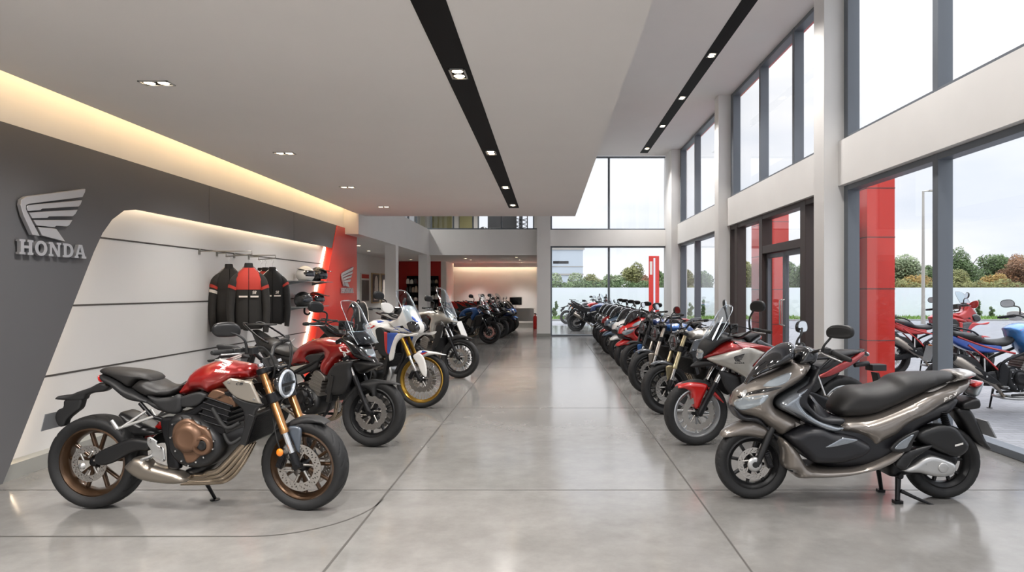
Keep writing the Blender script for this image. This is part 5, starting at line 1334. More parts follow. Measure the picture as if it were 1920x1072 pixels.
# silver tourer
def make_tourer_d(fr):
    zt = 1.0
    B = Bike('motorcycle', fr, 15, (.38, 0, zt), (-.45, 0, .9))
    adv_mech(B, (.33, .25, .11), (.32, .22, .15), 'cast', m_wheel, m_spoke=m_wsil, n=10, zt=zt, tail=(-.9, 1.0), seat_z=.86, wave=0, mirror_off=(-.02, .34, .15))
    o, q = solid(B, [(-0.225,1.052),(-0.074,1.089),(0.125,1.112),(0.297,1.128),(0.442,1.130),(0.586,1.062),(0.669,0.955),(0.685,0.920),(0.526,0.897),(0.375,0.882),(0.350,0.785),(0.309,0.624),(0.253,0.659),(0.199,0.741),(0.187,0.878),(0.211,0.982),(0.125,1.011),(-0.024,0.958),(-0.174,0.914)], .18, .1, m_silv, 'fuel_tank', wx=[(-.5, .6), (-.2, .9), (.2, 1), (.6, .6)], cell=.022)
    for s in (-1, 1): decal(B, q, [([(-0.021,0.963),(0.091,0.985),(0.140,0.978),(0.041,0.956),(-0.013,0.943)], None)], 0, 0, 1, 1, s, m_red2, 'red_stripe', o, .004); decal(B, q, [([(0.148,1.033),(0.221,0.984),(0.216,0.968),(0.160,1.003)], None)], 0, 0, 1, 1, s, m_red2, 'red_stripe', o, .004)
    both(B, [(-0.001,0.955),(0.148,1.002),(0.221,0.964),(0.202,0.883),(0.160,0.792),(0.049,0.809),(-0.001,0.879)], .165, .012, .02, .03, m_blkp, 'side_cover', cell=.024)
    both(B, [(0.389,0.884),(0.523,0.895),(0.482,0.751),(0.386,0.530),(0.331,0.508),(0.345,0.628)], .18, .02, .03, .03, m_blk, 'radiator_shroud', cell=.024)
    solid(B, [(0.326,1.182),(0.423,1.183),(0.532,1.104),(0.621,1.021),(0.668,0.962),(0.656,0.870),(0.592,0.895),(0.496,1.043),(0.350,1.117)], .13, .05, m_gloss, 'front_cowl', wx=[(.2, 1), (.5, .85), (.72, .4)], cell=.022)
    solid(B, [(0.520,1.083),(0.616,1.021),(0.668,0.962),(0.659,0.882),(0.611,0.915),(0.556,1.004)], .11, .03, m_lens, 'headlight', wx=[(.45, 1.1), (.7, .5)], cell=.018)
    screen_of(B, [(0.628,1.005),(0.568,1.144),(0.484,1.314),(0.399,1.468),(0.355,1.500)], .16, wz=wtop)
    solid(B, [(0.535,0.576),(0.576,0.647),(0.631,0.698),(0.695,0.724),(0.809,0.704),(0.930,0.666),(0.785,0.650),(0.643,0.625),(0.583,0.578)], .075, .03, m_blkp, 'front_mudguard', True, cell=.022, edge=.04)
    return B
bikeD = make_tourer_d((-2.1331,11.6785,-0.46000,1.4800))
tag(bikeD.root, 'silver touring motorcycle with tall windscreen fourth on the left', 'motorcycle', 'motorcycles along the left side')
# red and silver crossover on the right
def make_cross(fr):
    zt = .96
    B = Bike('motorcycle', fr, 0, None, None)
    adv_mech(B, (.308, .222, .12), (.312, .216, .16), 'cast', m_wsil, n=6, zt=zt, rake=27, tail=(-.98, .88), seat_z=.79, wave=14, mirror_off=(.0, .32, .22), rack=False, nd=1, m_low=m_blkm, fsplit=.56, frk_r=.03, seat=False, plate=False, m_tail=m_blkp, tread=20)
    P = B.part
    L = [(0.729,0.821),(0.645,0.884),(0.564,0.947),(0.468,0.989),(0.358,0.979),(0.247,0.961),(0.136,0.944),(0.021,0.910),(0.073,0.871),(0.122,0.820),(0.178,0.769),(0.229,0.721),(0.303,0.673),(0.413,0.727),(0.550,0.794),(0.659,0.809)]
    o, q = solid(B, L, .165, .08, m_red, 'fuel_tank', wx=[(-.2, .6), (.1, .95), (.35, 1), (.7, .6)], cell=.02)
    L = [(0.674,0.818),(0.563,0.859),(0.427,0.895),(0.278,0.922),(0.123,0.874,1),(0.172,0.830),(0.251,0.751,1),(0.240,0.725),(0.273,0.637),(0.314,0.629),(0.386,0.679),(0.481,0.729),(0.590,0.770)]
    for s in (-1, 1):
        q = MB(); panel(q, L, .19, .03, .05, .03, s, ytab=[(.0, 0), (.5, -.01), (.75, -.07)], cell=.02); sp = P(q, 'tank_shroud', m_silv)
        e = [(0.445,0.794),(0.335,0.859)]; k = abs(e[1][0] - e[0][0]) / .85
        decal(B, q, [([(p[0] - .15, p[1] - .3) for p in w], None) for w in WING] if s > 0 else [([(1.05 - p[0], p[1] - .3) for p in w], None) for w in WING], e[1][0], e[0][1], k, .075 / .7, s, m_dmark, 'wing_emblem', sp, .002, 0, .9)
        T, w = text_shapes('HONDA', .1, .2)
        decal(B, q, T, e[1][0] + .005, e[0][1] - .018, .1 / w, .012, s, m_dmark, 'lettering', sp, .002, 0, w)
    both(B, [(0.274,0.922),(0.118,0.873),(0.167,0.829),(0.243,0.750),(0.229,0.726),(0.174,0.775),(0.091,0.860),(0.035,0.908),(0.146,0.939)], .165, .01, .02, .02, m_red, 'rear_shroud', cell=.02)
    solid(B, [(0.674,0.984),(0.598,1.022),(0.488,1.045),(0.374,0.996),(0.432,0.981),(0.529,0.938),(0.609,0.873),(0.674,0.825),(0.708,0.802),(0.715,0.906)], .14, .05, m_blkp, 'front_cowl', wx=[(.3, 1.1), (.6, .9), (.75, .5)], cell=.02)
    solid(B, [(0.734,0.851),(0.704,0.925),(0.670,0.964),(0.594,0.977),(0.633,0.904),(0.670,0.850),(0.701,0.798),(0.729,0.814)], .13, .04, m_lens, 'headlight', wx=[(.55, 1), (.74, .5)], cell=.016)
    solid(B, [(0.797,0.737),(0.731,0.786),(0.649,0.803),(0.587,0.779),(0.536,0.743),(0.649,0.735),(0.731,0.728)], .1, .03, m_blkp, 'beak', wx=[(.5, 1), (.8, .3)], cell=.02)
    screen_of(B, [(0.656,0.993),(0.587,1.104),(0.503,1.249),(0.456,1.313)], .17, wz=wtop)
    screen_of(B, [(0.634,1.005),(0.573,1.077),(0.517,1.150)], .13, m_smoke, 'screen_base')
    solid(B, [(0.933,0.543),(0.895,0.578),(0.800,0.597),(0.677,0.582),(0.646,0.562),(0.660,0.519),(0.701,0.433),(0.742,0.343),(0.778,0.357),(0.800,0.435),(0.816,0.506),(0.871,0.537)], .085, .04, m_red2, 'front_mudguard', cell=.018, edge=.05)
    solid(B, [(0.645,0.550),(0.590,0.516),(0.527,0.453),(0.473,0.378),(0.520,0.413),(0.590,0.468),(0.638,0.511)], .07, .02, m_red2, 'rear_mudguard_flap', cell=.018, edge=.05)
    both(B, [(0.561,0.705),(0.472,0.691),(0.376,0.650),(0.294,0.596),(0.307,0.519),(0.376,0.443),(0.500,0.536),(0.541,0.628)], .14, .02, .04, .03, m_blkp, 'radiator_shroud', cell=.024)
    # tail
    solid(B, [(-0.410,0.629),(-0.526,0.695),(-0.675,0.762),(-0.826,0.811),(-0.959,0.864),(-0.984,0.835),(-0.940,0.788),(-0.788,0.704),(-0.600,0.625),(-0.470,0.604)], .12, .03, m_red, 'tail_fairing', wx=[(-1.1, .4), (-.7, .9), (-.4, 1)], cell=.02, edge=.04)
    solid(B, [(-0.609,0.856),(-0.707,0.874),(-0.859,0.875),(-1.012,0.852),(-0.897,0.831),(-0.745,0.799),(-0.631,0.766),(-0.556,0.698),(-0.444,0.674),(-0.295,0.703),(-0.332,0.762),(-0.481,0.768),(-0.556,0.810)], .13, .04, m_seat, 'seat', wx=[(-1.0, .5), (-.6, 1)], cell=.02, edge=.03)
    q = MB(); e = [(-0.892,0.721),(-1.047,0.736),(-1.179,0.722),(-1.202,0.680),(-1.144,0.646),(-1.163,0.527)]
    q.tube([(e[0][0], 0, e[0][1]), (e[1][0], 0, e[1][1])], .025, 10).box(e[3][0], e[1][0], -.06, .06, e[3][1] - .015, e[2][1] + .005)
    ph = P(q, 'plate_holder', m_blkp, bevel=.006)
    P(MB().prism([(e[4][0] + .04, e[4][1]), (e[4][0] + .02, e[4][1]), (e[5][0] - .02, e[5][1] - .05), (e[5][0] + .02, e[5][1] - .05)], -.05, .05), 'plate_bracket', m_blk, False, ph)
    e = [(-1.016,0.828)][0]
    P(MB().sphere((e[0], 0, e[1]), .03, 12, 8, (.6, 1.8, .8)), 'tail_light', m_lens)
    return B
bikeN = make_cross((2.1250,6.5600,-2.97976,1.4895))
tag(bikeN.root, 'red and silver crossover motorcycle with red front mudguard behind the grey scooter', 'motorcycle', 'vehicles along the right side')

# ---------------------------------------------------------------- the rest of the two rows
def set_bike(src, fx, fy, ang, label, cat, group, wb, remap=None, z=0.0):
    """copy of a finished machine, its front wheel standing at (fx, fy), heading ang (radians)"""
    r = copy_tree(src.root, None, remap)
    r.location = (fx - math.cos(ang) * wb / 2, fy - math.sin(ang) * wb / 2, z); r.rotation_euler = (0, 0, ang)
    tag(r, label, cat, group); return r
def hub_x(px, Y): return (px - 1028) * Y / 1280
GR, GL = 'vehicles along the right side', 'motorcycles along the left side'
HR = PI + math.radians(30)
nk = {'light_ring': m_gmet, 'bronze_rim': m_wheel, 'satin_silver': m_gmet, 'bronze_cover': m_blkm}
set_bike(bikeA, 1.38, 8.06, HR - .12, 'grey naked motorcycle with olive forks next behind the red and silver crossover', 'motorcycle', GR, bikeA.wb, {**nk, 'candy_red': m_silv, 'gold_fork': m_olive, 'fork_guard_grey': m_olive, 'black_plastic': m_gmet})
set_bike(bikeA, 1.41, 9.67, HR - .06, 'blue naked motorcycle with steel forks in the middle of the right row', 'motorcycle', GR, bikeA.wb, {**nk, 'candy_red': m_mblue, 'gold_fork': m_steel, 'fork_guard_grey': m_steel, 'black_plastic': m_gmet})
set_bike(bikeA, 1.46, 11.28, HR, 'navy naked motorcycle standing directly in front of the bright red scooter', 'motorcycle', GR, bikeA.wb, {**nk, 'candy_red': m_navy, 'gold_fork': m_blkm, 'satin_silver': m_navy, 'fork_guard_grey': m_mblue})
for fx, fy, m, lab in ((1.45, 12.75, m_red2, 'bright red scooter between the navy naked motorcycle and the white scooter'), (1.47, 14.2, m_white, 'white scooter behind the bright red scooter in the right row'),
                       (1.43, 15.6, m_pblue, 'pale blue grey scooter behind the white scooter in the right row'), (1.47, 17.0, m_red, 'dark red scooter third from the far end of the right row'),
                       (1.48, 18.4, m_gmet, 'gunmetal scooter second from the far end of the right row'), (1.50, 19.8, m_gloss, 'black scooter at the far end of the right row by the far window')):
    set_bike(scootG, fx, fy, HR + .04, lab, 'scooter', GR, scootG.wb, {'scooter_grey': m, 'grab_rail_silver': m})
HL = -math.radians(27)
set_bike(bikeB, -1.60, 18.7, HL, 'blue touring motorcycle with chrome forks fifth on the left', 'motorcycle', GL, bikeB.wb, {'candy_red': m_mblue, 'satin_black': m_blkm})
set_bike(bikeB, -1.50, 20.9, HL, 'red touring motorcycle between the blue one and the recess desk', 'motorcycle', GL, bikeB.wb, {'candy_red': m_red2})
set_bike(bikeB, -1.42, 22.4, HL, 'pale blue motorcycle with windscreen behind the far red touring motorcycle', 'motorcycle', GL, bikeB.wb, {'candy_red': m_pblue})
set_bike(scootG, -1.33, 23.9, HL, 'navy scooter second from the far end of the left row', 'scooter', GL, scootG.wb, {'scooter_grey': m_navy, 'grab_rail_silver': m_navy})
set_bike(scootG, -1.32, 25.4, HL, 'blue scooter at the far end of the left row by the desk', 'scooter', GL, scootG.wb, {'scooter_grey': m_mblue, 'grab_rail_silver': m_pblue})
# outside
GO, GF = 'motorcycles parked outside the right windows', 'motorcycles parked outside the far window'
rs = {'subframe_paint': m_red2, 'gold_rim': m_blkm}
set_bike(bikeC, 6.4, 8.3, 0, 'blue and white rally motorcycle with red subframe parked outside the right window', 'motorcycle', GO, bikeC.wb, {**rs, 'tail_plastic': m_blue, 'tank_white': m_lblue}, -.02)
set_bike(bikeC, 7.42, 11.8, .03, 'red rally motorcycle parked outside just beyond the red entrance pillar', 'motorcycle', GO, bikeC.wb, {**rs, 'pearl_white': m_red2, 'tank_white': m_red2, 'race_blue': m_gmet, 'tail_plastic': m_red2}, -.02)
set_bike(bikeB, 7.3, 14.6, -.05, 'red touring motorcycle parked outside behind the red rally motorcycle', 'motorcycle', GO, bikeB.wb, {'candy_red': m_red2}, -.02)
set_bike(bikeB, 1.06 + 1.36, 24.7, .06, 'dark blue motorcycle nearest outside the far window with its tail to the left', 'motorcycle', GF, bikeB.wb, {'candy_red': m_navy}, -.02)
set_bike(bikeA, 1.2 + 1.38, 26.6, .0, 'blue naked motorcycle second outside the far window', 'motorcycle', GF, bikeA.wb, {**nk, 'candy_red': m_mblue}, -.02)
set_bike(bikeB, 1.1 + 1.38, 28.4, .0, 'red motorcycle third outside the far window', 'motorcycle', GF, bikeB.wb, {'candy_red': m_red2}, -.02)
set_bike(bikeA, .84 + 1.4, 30.2, .0, 'black naked motorcycle farthest outside the far window', 'motorcycle', GF, bikeA.wb, {**nk, 'candy_red': m_gloss}, -.02)

# ---------------------------------------------------------------- riding jackets on two rails
m_cloth = mat('jacket_black', '#1b1a1a', .85, bump=.4, bscale=120)
m_cloth2 = mat('jacket_charcoal', '#282624', .85, bump=.4, bscale=120)
m_jred = mat('jacket_red', '#b5382c', .75, bump=.3, bscale=120)
m_jwht = mat('jacket_white', '#d8cfc6', .7)
m_rail = mat('rail_metal', '#8d8a84', .35, metal=.8)
def jacket(loc, rz, label, m_body, m_yoke, m_slv, band=None, stripe=True, s=1.0, lean=0.0):
    r = empty('riding_jacket', loc, rz); r.scale = (.64, .9, 1); tag(r, label, 'jacket', 'riding jackets on the wall rails')
    # local: faces -y, z = 0 at the hook, shoulders at -.13
    def sec(z, a, b, y=0, e=2.4): return (Vector((0, y, z)) * s, Vector((a, 0, 0)) * s, Vector((0, b, 0)) * s, e)
    b = MB(); b.loft([sec(-.86, .235, .10), sec(-.84, .25, .115), sec(-.7, .25, .12), sec(-.52, .235, .115), sec(-.36, .25, .115), sec(-.26, .245, .105, -.005), sec(-.19, .2, .085), sec(-.14, .12, .065), sec(-.11, .08, .055)], 28)
    # drape folds
    b.v = [(x * (1 + .02 * math.sin(z * 40 + x * 9)), y + .010 * math.sin(x * 55 + z * 6) * max(0, min(1, -z * 2 - .5)), z) for x, y, z in b.v]
    o = b.build('jacket_body', m_body, r)
    y = MB(); y.loft([sec(-.38, .254, .121), sec(-.34, .256, .121), sec(-.26, .251, .111, -.005), sec(-.19, .206, .091), sec(-.14, .127, .071), sec(-.115, .09, .06)], 28, cap=False)
    y.build('yoke', m_yoke, r)
    c = MB(); c.loft([sec(-.13, .085, .062), sec(-.07, .075, .06, .005), sec(-.055, .068, .055, .006), sec(-.07, .055, .045, .005), sec(-.13, .05, .04)], 20, cap=False); c.build('collar', m_cloth, r)
    z = MB().tube([(0, -.065 * s, -.12 * s), (0, -.112 * s, -.26 * s), (0, -.122 * s, -.5 * s), (0, -.122 * s, -.84 * s)], .006 * s, 6, spline=4); z.build('zip', m_black, r)
    for sd in (-1, 1):
        p = [Vector((sd * .15, 0, -.2)), Vector((sd * .25, -.005, -.3)), Vector((sd * .295, -.02, -.46)), Vector((sd * .315, -.045, -.62)), Vector((sd * .305, -.075, -.78)), Vector((sd * .295, -.09, -.9))]
        t = MB().tube([q * s for q in p], [.045 * s, .085 * s, .078 * s, .07 * s, .062 * s, .05 * s], 18, spline=5)
        t.v = [(x, yy + .004 * math.sin(zz * 70 + x * 30), zz) for x, yy, zz in t.v]
        sl = t.build('sleeve', m_slv, r)
        if band:
            for k, (f, m) in enumerate(band):
                def cr(t, p0=p[0], p1=p[1], p2=p[2], p3=p[3]):
                    return .5 * (2 * p1 + (p2 - p0) * t + (2 * p0 - 5 * p1 + 4 * p2 - p3) * t * t + (3 * p1 - p0 - 3 * p2 + p3) * t ** 3)
                rr = [(.085 - .007 * q) * 1.07 * s for q in (f, f + .1, f + .22)]
                MB().tube([cr(f) * s, cr(f + .1) * s, cr(f + .22) * s], rr, 18, cap=False).build('arm_band', m, r)
    if stripe:
        for x0, x1 in ((-.17, -.02), (.03, .17)):
            q = MB(); n = 6
            vs = []
            for k in range(n + 1):
                x = x0 + (x1 - x0) * k / n; yy = -(.123 * (1 - min(1, abs(x) / .25) ** 2.4) ** (1 / 2.4)) - .006
                vs += [(x * s, yy * s, -.475 * s), (x * s, yy * s, -.455 * s)]
            q.add(vs, [(2 * k, 2 * k + 2, 2 * k + 3, 2 * k + 1) for k in range(n)]); q.build('chest_stripe', m_jwht, r)
        T, w = text_shapes('SR', .3)
        q = MB(); raise_shapes(q, T, lambda u, v, d: ((.06 + u * .035) * s, (-.1265 - d) * s, (-.435 + v * .04) * s), .003); q.build('chest_lettering', m_jwht, r)
    h = MB().tube([(0, 0, 0), (.018, 0, .012), (.02, 0, .03), (0, 0, .045), (-.015, 0, .035)], .0025, 6, spline=4).tube([(0, 0, 0), (0, 0, -.07)], .0025, 6)
    h.tube([(-.19 * s, 0, -.17 * s), (0, 0, -.07), (.19 * s, 0, -.17 * s)], .008, 8, spline=4); h.build('hanger', m_chrome, r)
    return r
JZ = 1.845
bandA = ((.25, m_jred), (.6, m_jwht))
jacket((-4.06, 8.68, JZ), .55, 'leftmost black jacket with red and white arm bands hanging on the wall rail', m_cloth2, m_cloth2, m_cloth2, bandA, False)
jacket((-3.66, 8.34, JZ), .42, 'front charcoal jacket with red shoulders and white chest stripe', m_cloth2, m_jred, m_cloth2, ((.3, m_jred),), True)
jacket((-4.04, 9.6, JZ - .02), .5, 'black jacket with red collar edge first behind the red shouldered jacket', m_cloth, m_cloth, m_cloth, None, False, .93)
jacket((-3.92, 9.46, JZ - .02), .5, 'red and black jacket second behind the red shouldered jacket', m_cloth, m_jred, m_cloth, None, False, .93)
jacket((-3.75, 9.28, JZ - .02), .4, 'rightmost black jacket with small white chest lettering', m_cloth, m_cloth, m_cloth, ((.0, m_jred),), True, .95)
for k, (a, b) in enumerate((((-4.12, 8.73), (-3.6, 8.29)), ((-4.1, 9.66), (-3.68, 9.21)))):
    r = empty('hanging_rail', (0, 0, 1.89)); tag(r, ('left' if k == 0 else 'right') + ' short metal rail fixed to the display wall above the jackets', 'clothes rail', 'wall rails')
    MB().tube([(*a, 0), (*b, 0)], .008, 10).build('bar', m_rail, r)
    for x, y in (a, b): MB().tube([(-4.24, y, .04), (x, y, .04), (x, y, 0)], .006, 8).box(-4.24, -4.23, y - .02, y + .02, 0, .07).build('bracket', m_rail, r)
# ---------------------------------------------------------------- helmets on two shelves
m_hwhite = paint('helmet_white', '#dedbd6', 0, .3); m_hblack = paint('helmet_black', '#1b1a1a', .1, .35); m_hred = paint('helmet_red', '#a32a1e', .1, .3)
m_visor = mat('smoke_visor', '#1a2029', .04, coat=1)
m_shelf = mat('shelf_grey', '#7d8184', .45)
def helmet(loc, rz, label, m1, m2, open_face=False, peak=False, s=1.0):
    r = empty('helmet', loc, rz); tag(r, label, 'helmet', 'helmets on the wall shelves')
    # local: faces +x
    mb = MB(); vs = []; R, C = 22, 30
    for i in range(R + 1):
        ph = PI * i / R
        for k in range(C):
            t = 2 * PI * k / C
            x, y, z = math.sin(ph) * math.cos(t), math.sin(ph) * math.sin(t), math.cos(ph)
            X = x * (.135 if x < 0 else .148); Y = y * .118; Z = z * (.13 if z > 0 else .125)
            if z < 0 and x > 0: X += .012 * (-z) * (0 if open_face else 1)
            if z < -.82: Z = -.103
            vs.append((X * s, Y * s, (Z + .103) * s))
    fs = []
    for i in range(R):
        for k in range(C):
            t = 2 * PI * (k + .5) / C; ph = PI * (i + .5) / R; c = math.cos(ph)
            front = math.cos(t) > .25
            if front and -.22 < c < .42: continue
            if open_face and front and c < .42: continue
            fs.append((i * C + k, (i + 1) * C + k, (i + 1) * C + (k + 1) % C, i * C + (k + 1) % C))
    mb.add(vs, fs); o = mb.build('shell', m1, r)
    md = o.modifiers.new('thick', 'SOLIDIFY'); md.thickness = .012; md.offset = -1
    v = MB(); vs = []; n1, n2 = 10, 18; z0, z1 = (-.24, .46) if not open_face else (-.55, .46)
    for i in range(n1 + 1):
        c = z0 + (z1 - z0) * i / n1; sn = math.sqrt(1 - c * c)
        for k in range(n2 + 1):
            t = -1.34 + 2.68 * k / n2
            X = sn * math.cos(t) * .153; Y = sn * math.sin(t) * .1215; Z = c * (.133 if c > 0 else .125) + .103
            if c < 0: X += .012 * -c
            vs.append((X * s, Y * s, Z * s))
    v.add(vs, [(i * (n2 + 1) + k, i * (n2 + 1) + k + 1, (i + 1) * (n2 + 1) + k + 1, (i + 1) * (n2 + 1) + k) for i in range(n1) for k in range(n2)])
    vo = v.build('visor', m_visor, r); md = vo.modifiers.new('thick', 'SOLIDIFY'); md.thickness = .003
    for sd in (-1, 1): MB().lathe([(sd * .112, .026), (sd * .126, .022), (sd * .128, .0001)], (.03, 0, .125), 18).build('visor_pivot', m2, r)
    for sd in (-1, 1): MB().loft([(Vector((.02, sd * .108, .165)) * s, Vector((.0, .012, 0)), Vector((0, 0, .006)), 2), (Vector((-.04, sd * .106, .175)) * s, Vector((0, .016, 0)), Vector((0, 0, .012)), 2), (Vector((-.1, sd * .075, .185)) * s, Vector((0, .012, 0)), Vector((0, 0, .004)), 2)], 10).build('vent', m2, r)
    if peak:
        p = MB(); puff(p, [(-.04, .21), (.06, .225), (.14, .2), (.24, .175), (.235, .165), (.13, .18), (.06, .195)], .1, .02, cell=.02, edge=.05); p.build('peak', m2, r)
    MB().lathe([(0, .1), (.006, .105), (.012, .1)], (0, 0, .0), 24, 'z').build('neck_roll', m_black, r)
    return r
def wshelf(px0, px1, py, label):
    x = -4.24; y0, y1 = wall_y(px0, -4.1), wall_y(px1, -4.1); z = EYE + (545 - py) * 4.1 / (1028 - (px0 + px1) / 2)
    r = empty('wall_shelf', (x, (y0 + y1) / 2, z)); tag(r, label, 'shelf', 'helmet shelves')
    L = (y1 - y0) / 2
    MB().box(0, .34, -L, L, -.012, 0).build('board', m_shelf, r, bevel=.003)
    for sd in (-1, 1): MB().prism([(0, -.013), (.3, -.013), (.0, -.07)], sd * (L - .12) - .008, sd * (L - .12) + .008).build('bracket', m_shelf, r)
    return z, y0, y1, r
z, y0, y1, sh = wshelf(551, 604, 527, 'upper grey wall shelf with a white and a black helmet')
helmet((-4.06, y0 + (y1 - y0) * .28, z), .1, 'white helmet on the upper wall shelf', m_hwhite, m_hblack, s=1.08)
helmet((-4.02, y0 + (y1 - y0) * .66, z), .15, 'black open helmet with peak on the upper wall shelf', m_hblack, m_hblack, True, True, s=1.08)
z, y0, y1, sh = wshelf(549, 596, 574, 'lower grey wall shelf with two dark helmets')
helmet((-4.06, y0 + (y1 - y0) * .28, z), .0, 'black helmet with clear visor on the lower wall shelf', m_hblack, m_hblack, s=1.06)
helmet((-4.02, y0 + (y1 - y0) * .68, z), .05, 'red and black helmet on the lower wall shelf', m_hred, m_hblack, False, True, s=1.06)
yc = (y0 + y1) / 2
MB().tube([(.24, y0 + .25 - yc, -.012), (.24, y0 + .25 - yc, -.1), (.28, y0 + .3 - yc, -.13), (.3, y0 + .34 - yc, -.1)], .016, 8, spline=4).build('hook', m_black, sh)
# ---------------------------------------------------------------- bag on the rally motorcycle, sign stand
def at_bike(fr, x, y): c, s = math.cos(fr[2]), math.sin(fr[2]); return fr[0] + x * c - y * s, fr[1] + x * s + y * c
fc = (-2.2510,8.8374,-0.46000,1.5200); bx, by = at_bike(fc, -.27, 0)
r = empty('tail_bag', (bx, by, .94), fc[2] - .25); r.scale = (.72, .72, .95); tag(r, 'red and black tail bag with white piping strapped on the rally motorcycle', 'bag')
q = MB(); puff(q, [(-.16, .0), (-.2, .12), (-.17, .27), (-.06, .36), (.06, .36), (.15, .27), (.18, .12), (.15, 0)], .14, .06, cell=.022, edge=.09); q.build('bag_body', m_cloth, r)
for sd in (-1, 1):
    q = MB(); panel(q, [(-.13, .03), (-.16, .14), (-.13, .25), (-.05, .31), (.03, .3), (.08, .2), (.08, .04)], .148, .012, .03, .02, sd, cell=.022); q.build('side_pocket', m_jred, r)
    MB().tube([(-.19, sd * .085, .02), (-.21, sd * .09, .13), (-.18, sd * .09, .28), (-.06, sd * .09, .372), (.07, sd * .09, .372), (.16, sd * .09, .28), (.19, sd * .09, .12)], .008, 8, spline=5).build('piping', m_jwht, r)
MB().tube([(-.05, 0, .36), (-.03, 0, .40), (.03, 0, .40), (.05, 0, .36)], .01, 8, spline=4).build('carry_handle', m_cloth, r)
Yi = 13.2; xi = hub_x(869, Yi)
r = empty('info_stand', (xi, Yi, 0), -.35); tag(r, 'bent white display panel standing behind the silver touring motorcycle', 'display stand')
q = MB()
pr = [(-.10, .86), (.02, .6), (.09, .3), (.12, .02)]
q.prism([(x, z) for x, z in pr] + [(x - .012, z) for x, z in reversed(pr)], -.11, .11); q.build('panel', m_white, r)
MB().box(-.02, .2, -.13, .13, 0, .018).build('base', m_alu, r, bevel=.004)
# ---------------------------------------------------------------- posters and side room
m_photo = mat('poster_photo', '#3b3a3c', .4, noise=.6, nscale=3.5)
for k, (px0, px1, y0, y1) in enumerate(((675.5, 692, 512, 566), (696, 711, 512, 568), (713.5, 723, 513, 570))):
    xp = -5.79; Y0, Y1 = 1280 * 5.79 / (1028 - px0), 1280 * 5.79 / (1028 - px1); Ym = (Y0 + Y1) / 2
    z0, z1 = EYE + (545 - y1) * Ym / 1280, EYE + (545 - y0) * Ym / 1280
    r = empty('poster', (xp, Ym, z0)); tag(r, ['leftmost poster with red heading and dark picture on the side room wall', 'middle black and white poster on the side room wall', 'rightmost black and white poster on the side room wall'][k], 'poster', 'side room posters')
    L = (Y1 - Y0) / 2; H = z1 - z0
    MB().box(0, .02, -L, L, 0, H).build('frame', m_poster if k == 0 else m_wood, r)
    MB().box(.02, .023, -L * .82, L * .82, H * .04, H * (.76 if k == 0 else .96)).build('picture', m_photo, r)
    if k == 0: MB().box(.02, .023, -L * .82, L * .82, H * .82, H * .96).build('heading', m_jred, r)
    else:
        q = MB(); q.sphere((.022, L * .1, H * .62), L * .45, 14, 8, (.02, 1, 1.3)); q.loft([(Vector((.022, 0, H * .1)), Vector((.002, 0, 0)), Vector((0, L * .55, 0)), 2.5), (Vector((.022, L * .1, H * .5)), Vector((.002, 0, 0)), Vector((0, L * .5, 0)), 2.5)], 12); q.build('figure', m_poster, r)
# accessory racks on the red wall
m_beige = mat('beige_box', '#b9ab97', .6); m_beige2 = mat('tan_box', '#8d7c63', .6)
def rack(px0, px1, pyt, pyb, label, rows, who):
    Y = 26.42; x0, x1 = hub_x(px0, Y), hub_x(px1, Y); z0, z1 = EYE + (545 - pyb) * Y / 1280, EYE + (545 - pyt) * Y / 1280
    r = empty('accessory_rack', ((x0 + x1) / 2, Y, z0)); tag(r, label, 'rack', 'accessory racks'); W = (x1 - x0) / 2; H = z1 - z0
    MB().box(-W, W, .03, .07, 0, H).build('back_panel', m_black, r)
    for k in range(rows): MB().box(-W, W, -.22, .03, H * k / rows, H * k / rows + .02).build('shelf', m_black, r)
    n = 0
    for k in range(rows):
        m = 3 if k % 2 == 0 else 4
        for j in range(m):
            w = 2 * W / m * .42; cx = -W + 2 * W * (j + .5) / m; h = H / rows * rnd.uniform(.4, .75); zz = z0 + H * k / rows + .0205
            mm = rnd.choice([m_beige, m_hwhite, m_hblack, m_beige2, m_hblack])
            q = MB(); puff(q, [(-w, 0), (w, 0), (w * .95, h * .7), (w * .5, h), (-w * .5, h), (-w * .95, h * .7)], .08, min(w, h) * .4, cell=.035, edge=.04)
            o = q.build('accessory_box', mm); o.location = ((x0 + x1) / 2 + cx, Y - .1, zz); n += 1
            tag(o, '%s small accessory pack on the %s shelf of the %s rack' % (['first', 'second', 'third', 'fourth'][j], ['bottom', 'lower', 'middle', 'upper', 'top'][min(k + (1 if rows < 5 else 0), 4)], who), 'accessory', 'accessories on the red wall racks')
rack(762.5, 784, 517, 597, 'black accessory rack on the red wall left of the corner post', 5, 'left'); rack(804, 822, 517, 592, 'black accessory rack on the red wall right of the corner post', 5, 'right')
# recess: red counter, desk, monitor, extinguisher
r = empty('counter', (-3.2, 27.4, 0)); tag(r, 'red reception counter against the pale recess wall', 'counter')
MB().box(-.7, 1.35, -.3, .3, .06, .98).build('body', m_redwall, r, bevel=.01); MB().box(-.72, 1.37, -.32, .32, .98, 1.02).build('counter_top', m_redp, r, bevel=.006); MB().box(-.66, 1.3, -.26, .26, 0, .06).build('plinth', m_black, r)
r = empty('desk', (-1.05, 27.3, 0)); tag(r, 'white desk with a computer at the right end of the recess', 'desk')
MB().box(-.5, .5, -.35, .35, .74, .77).build('desktop', m_white, r, bevel=.005)
for sx in (-1, 1): MB().box(sx * .46 - .02, sx * .46 + .02, -.33, .33, 0, .74).build('leg', m_silv, r, bevel=.004)
MB().box(-.44, .44, -.31, -.29, .25, .74).build('front_panel', m_silv, r)
r = empty('monitor', (-1.3, 27.25, .77)); tag(r, 'dark computer monitor in a white frame on the white desk', 'monitor')
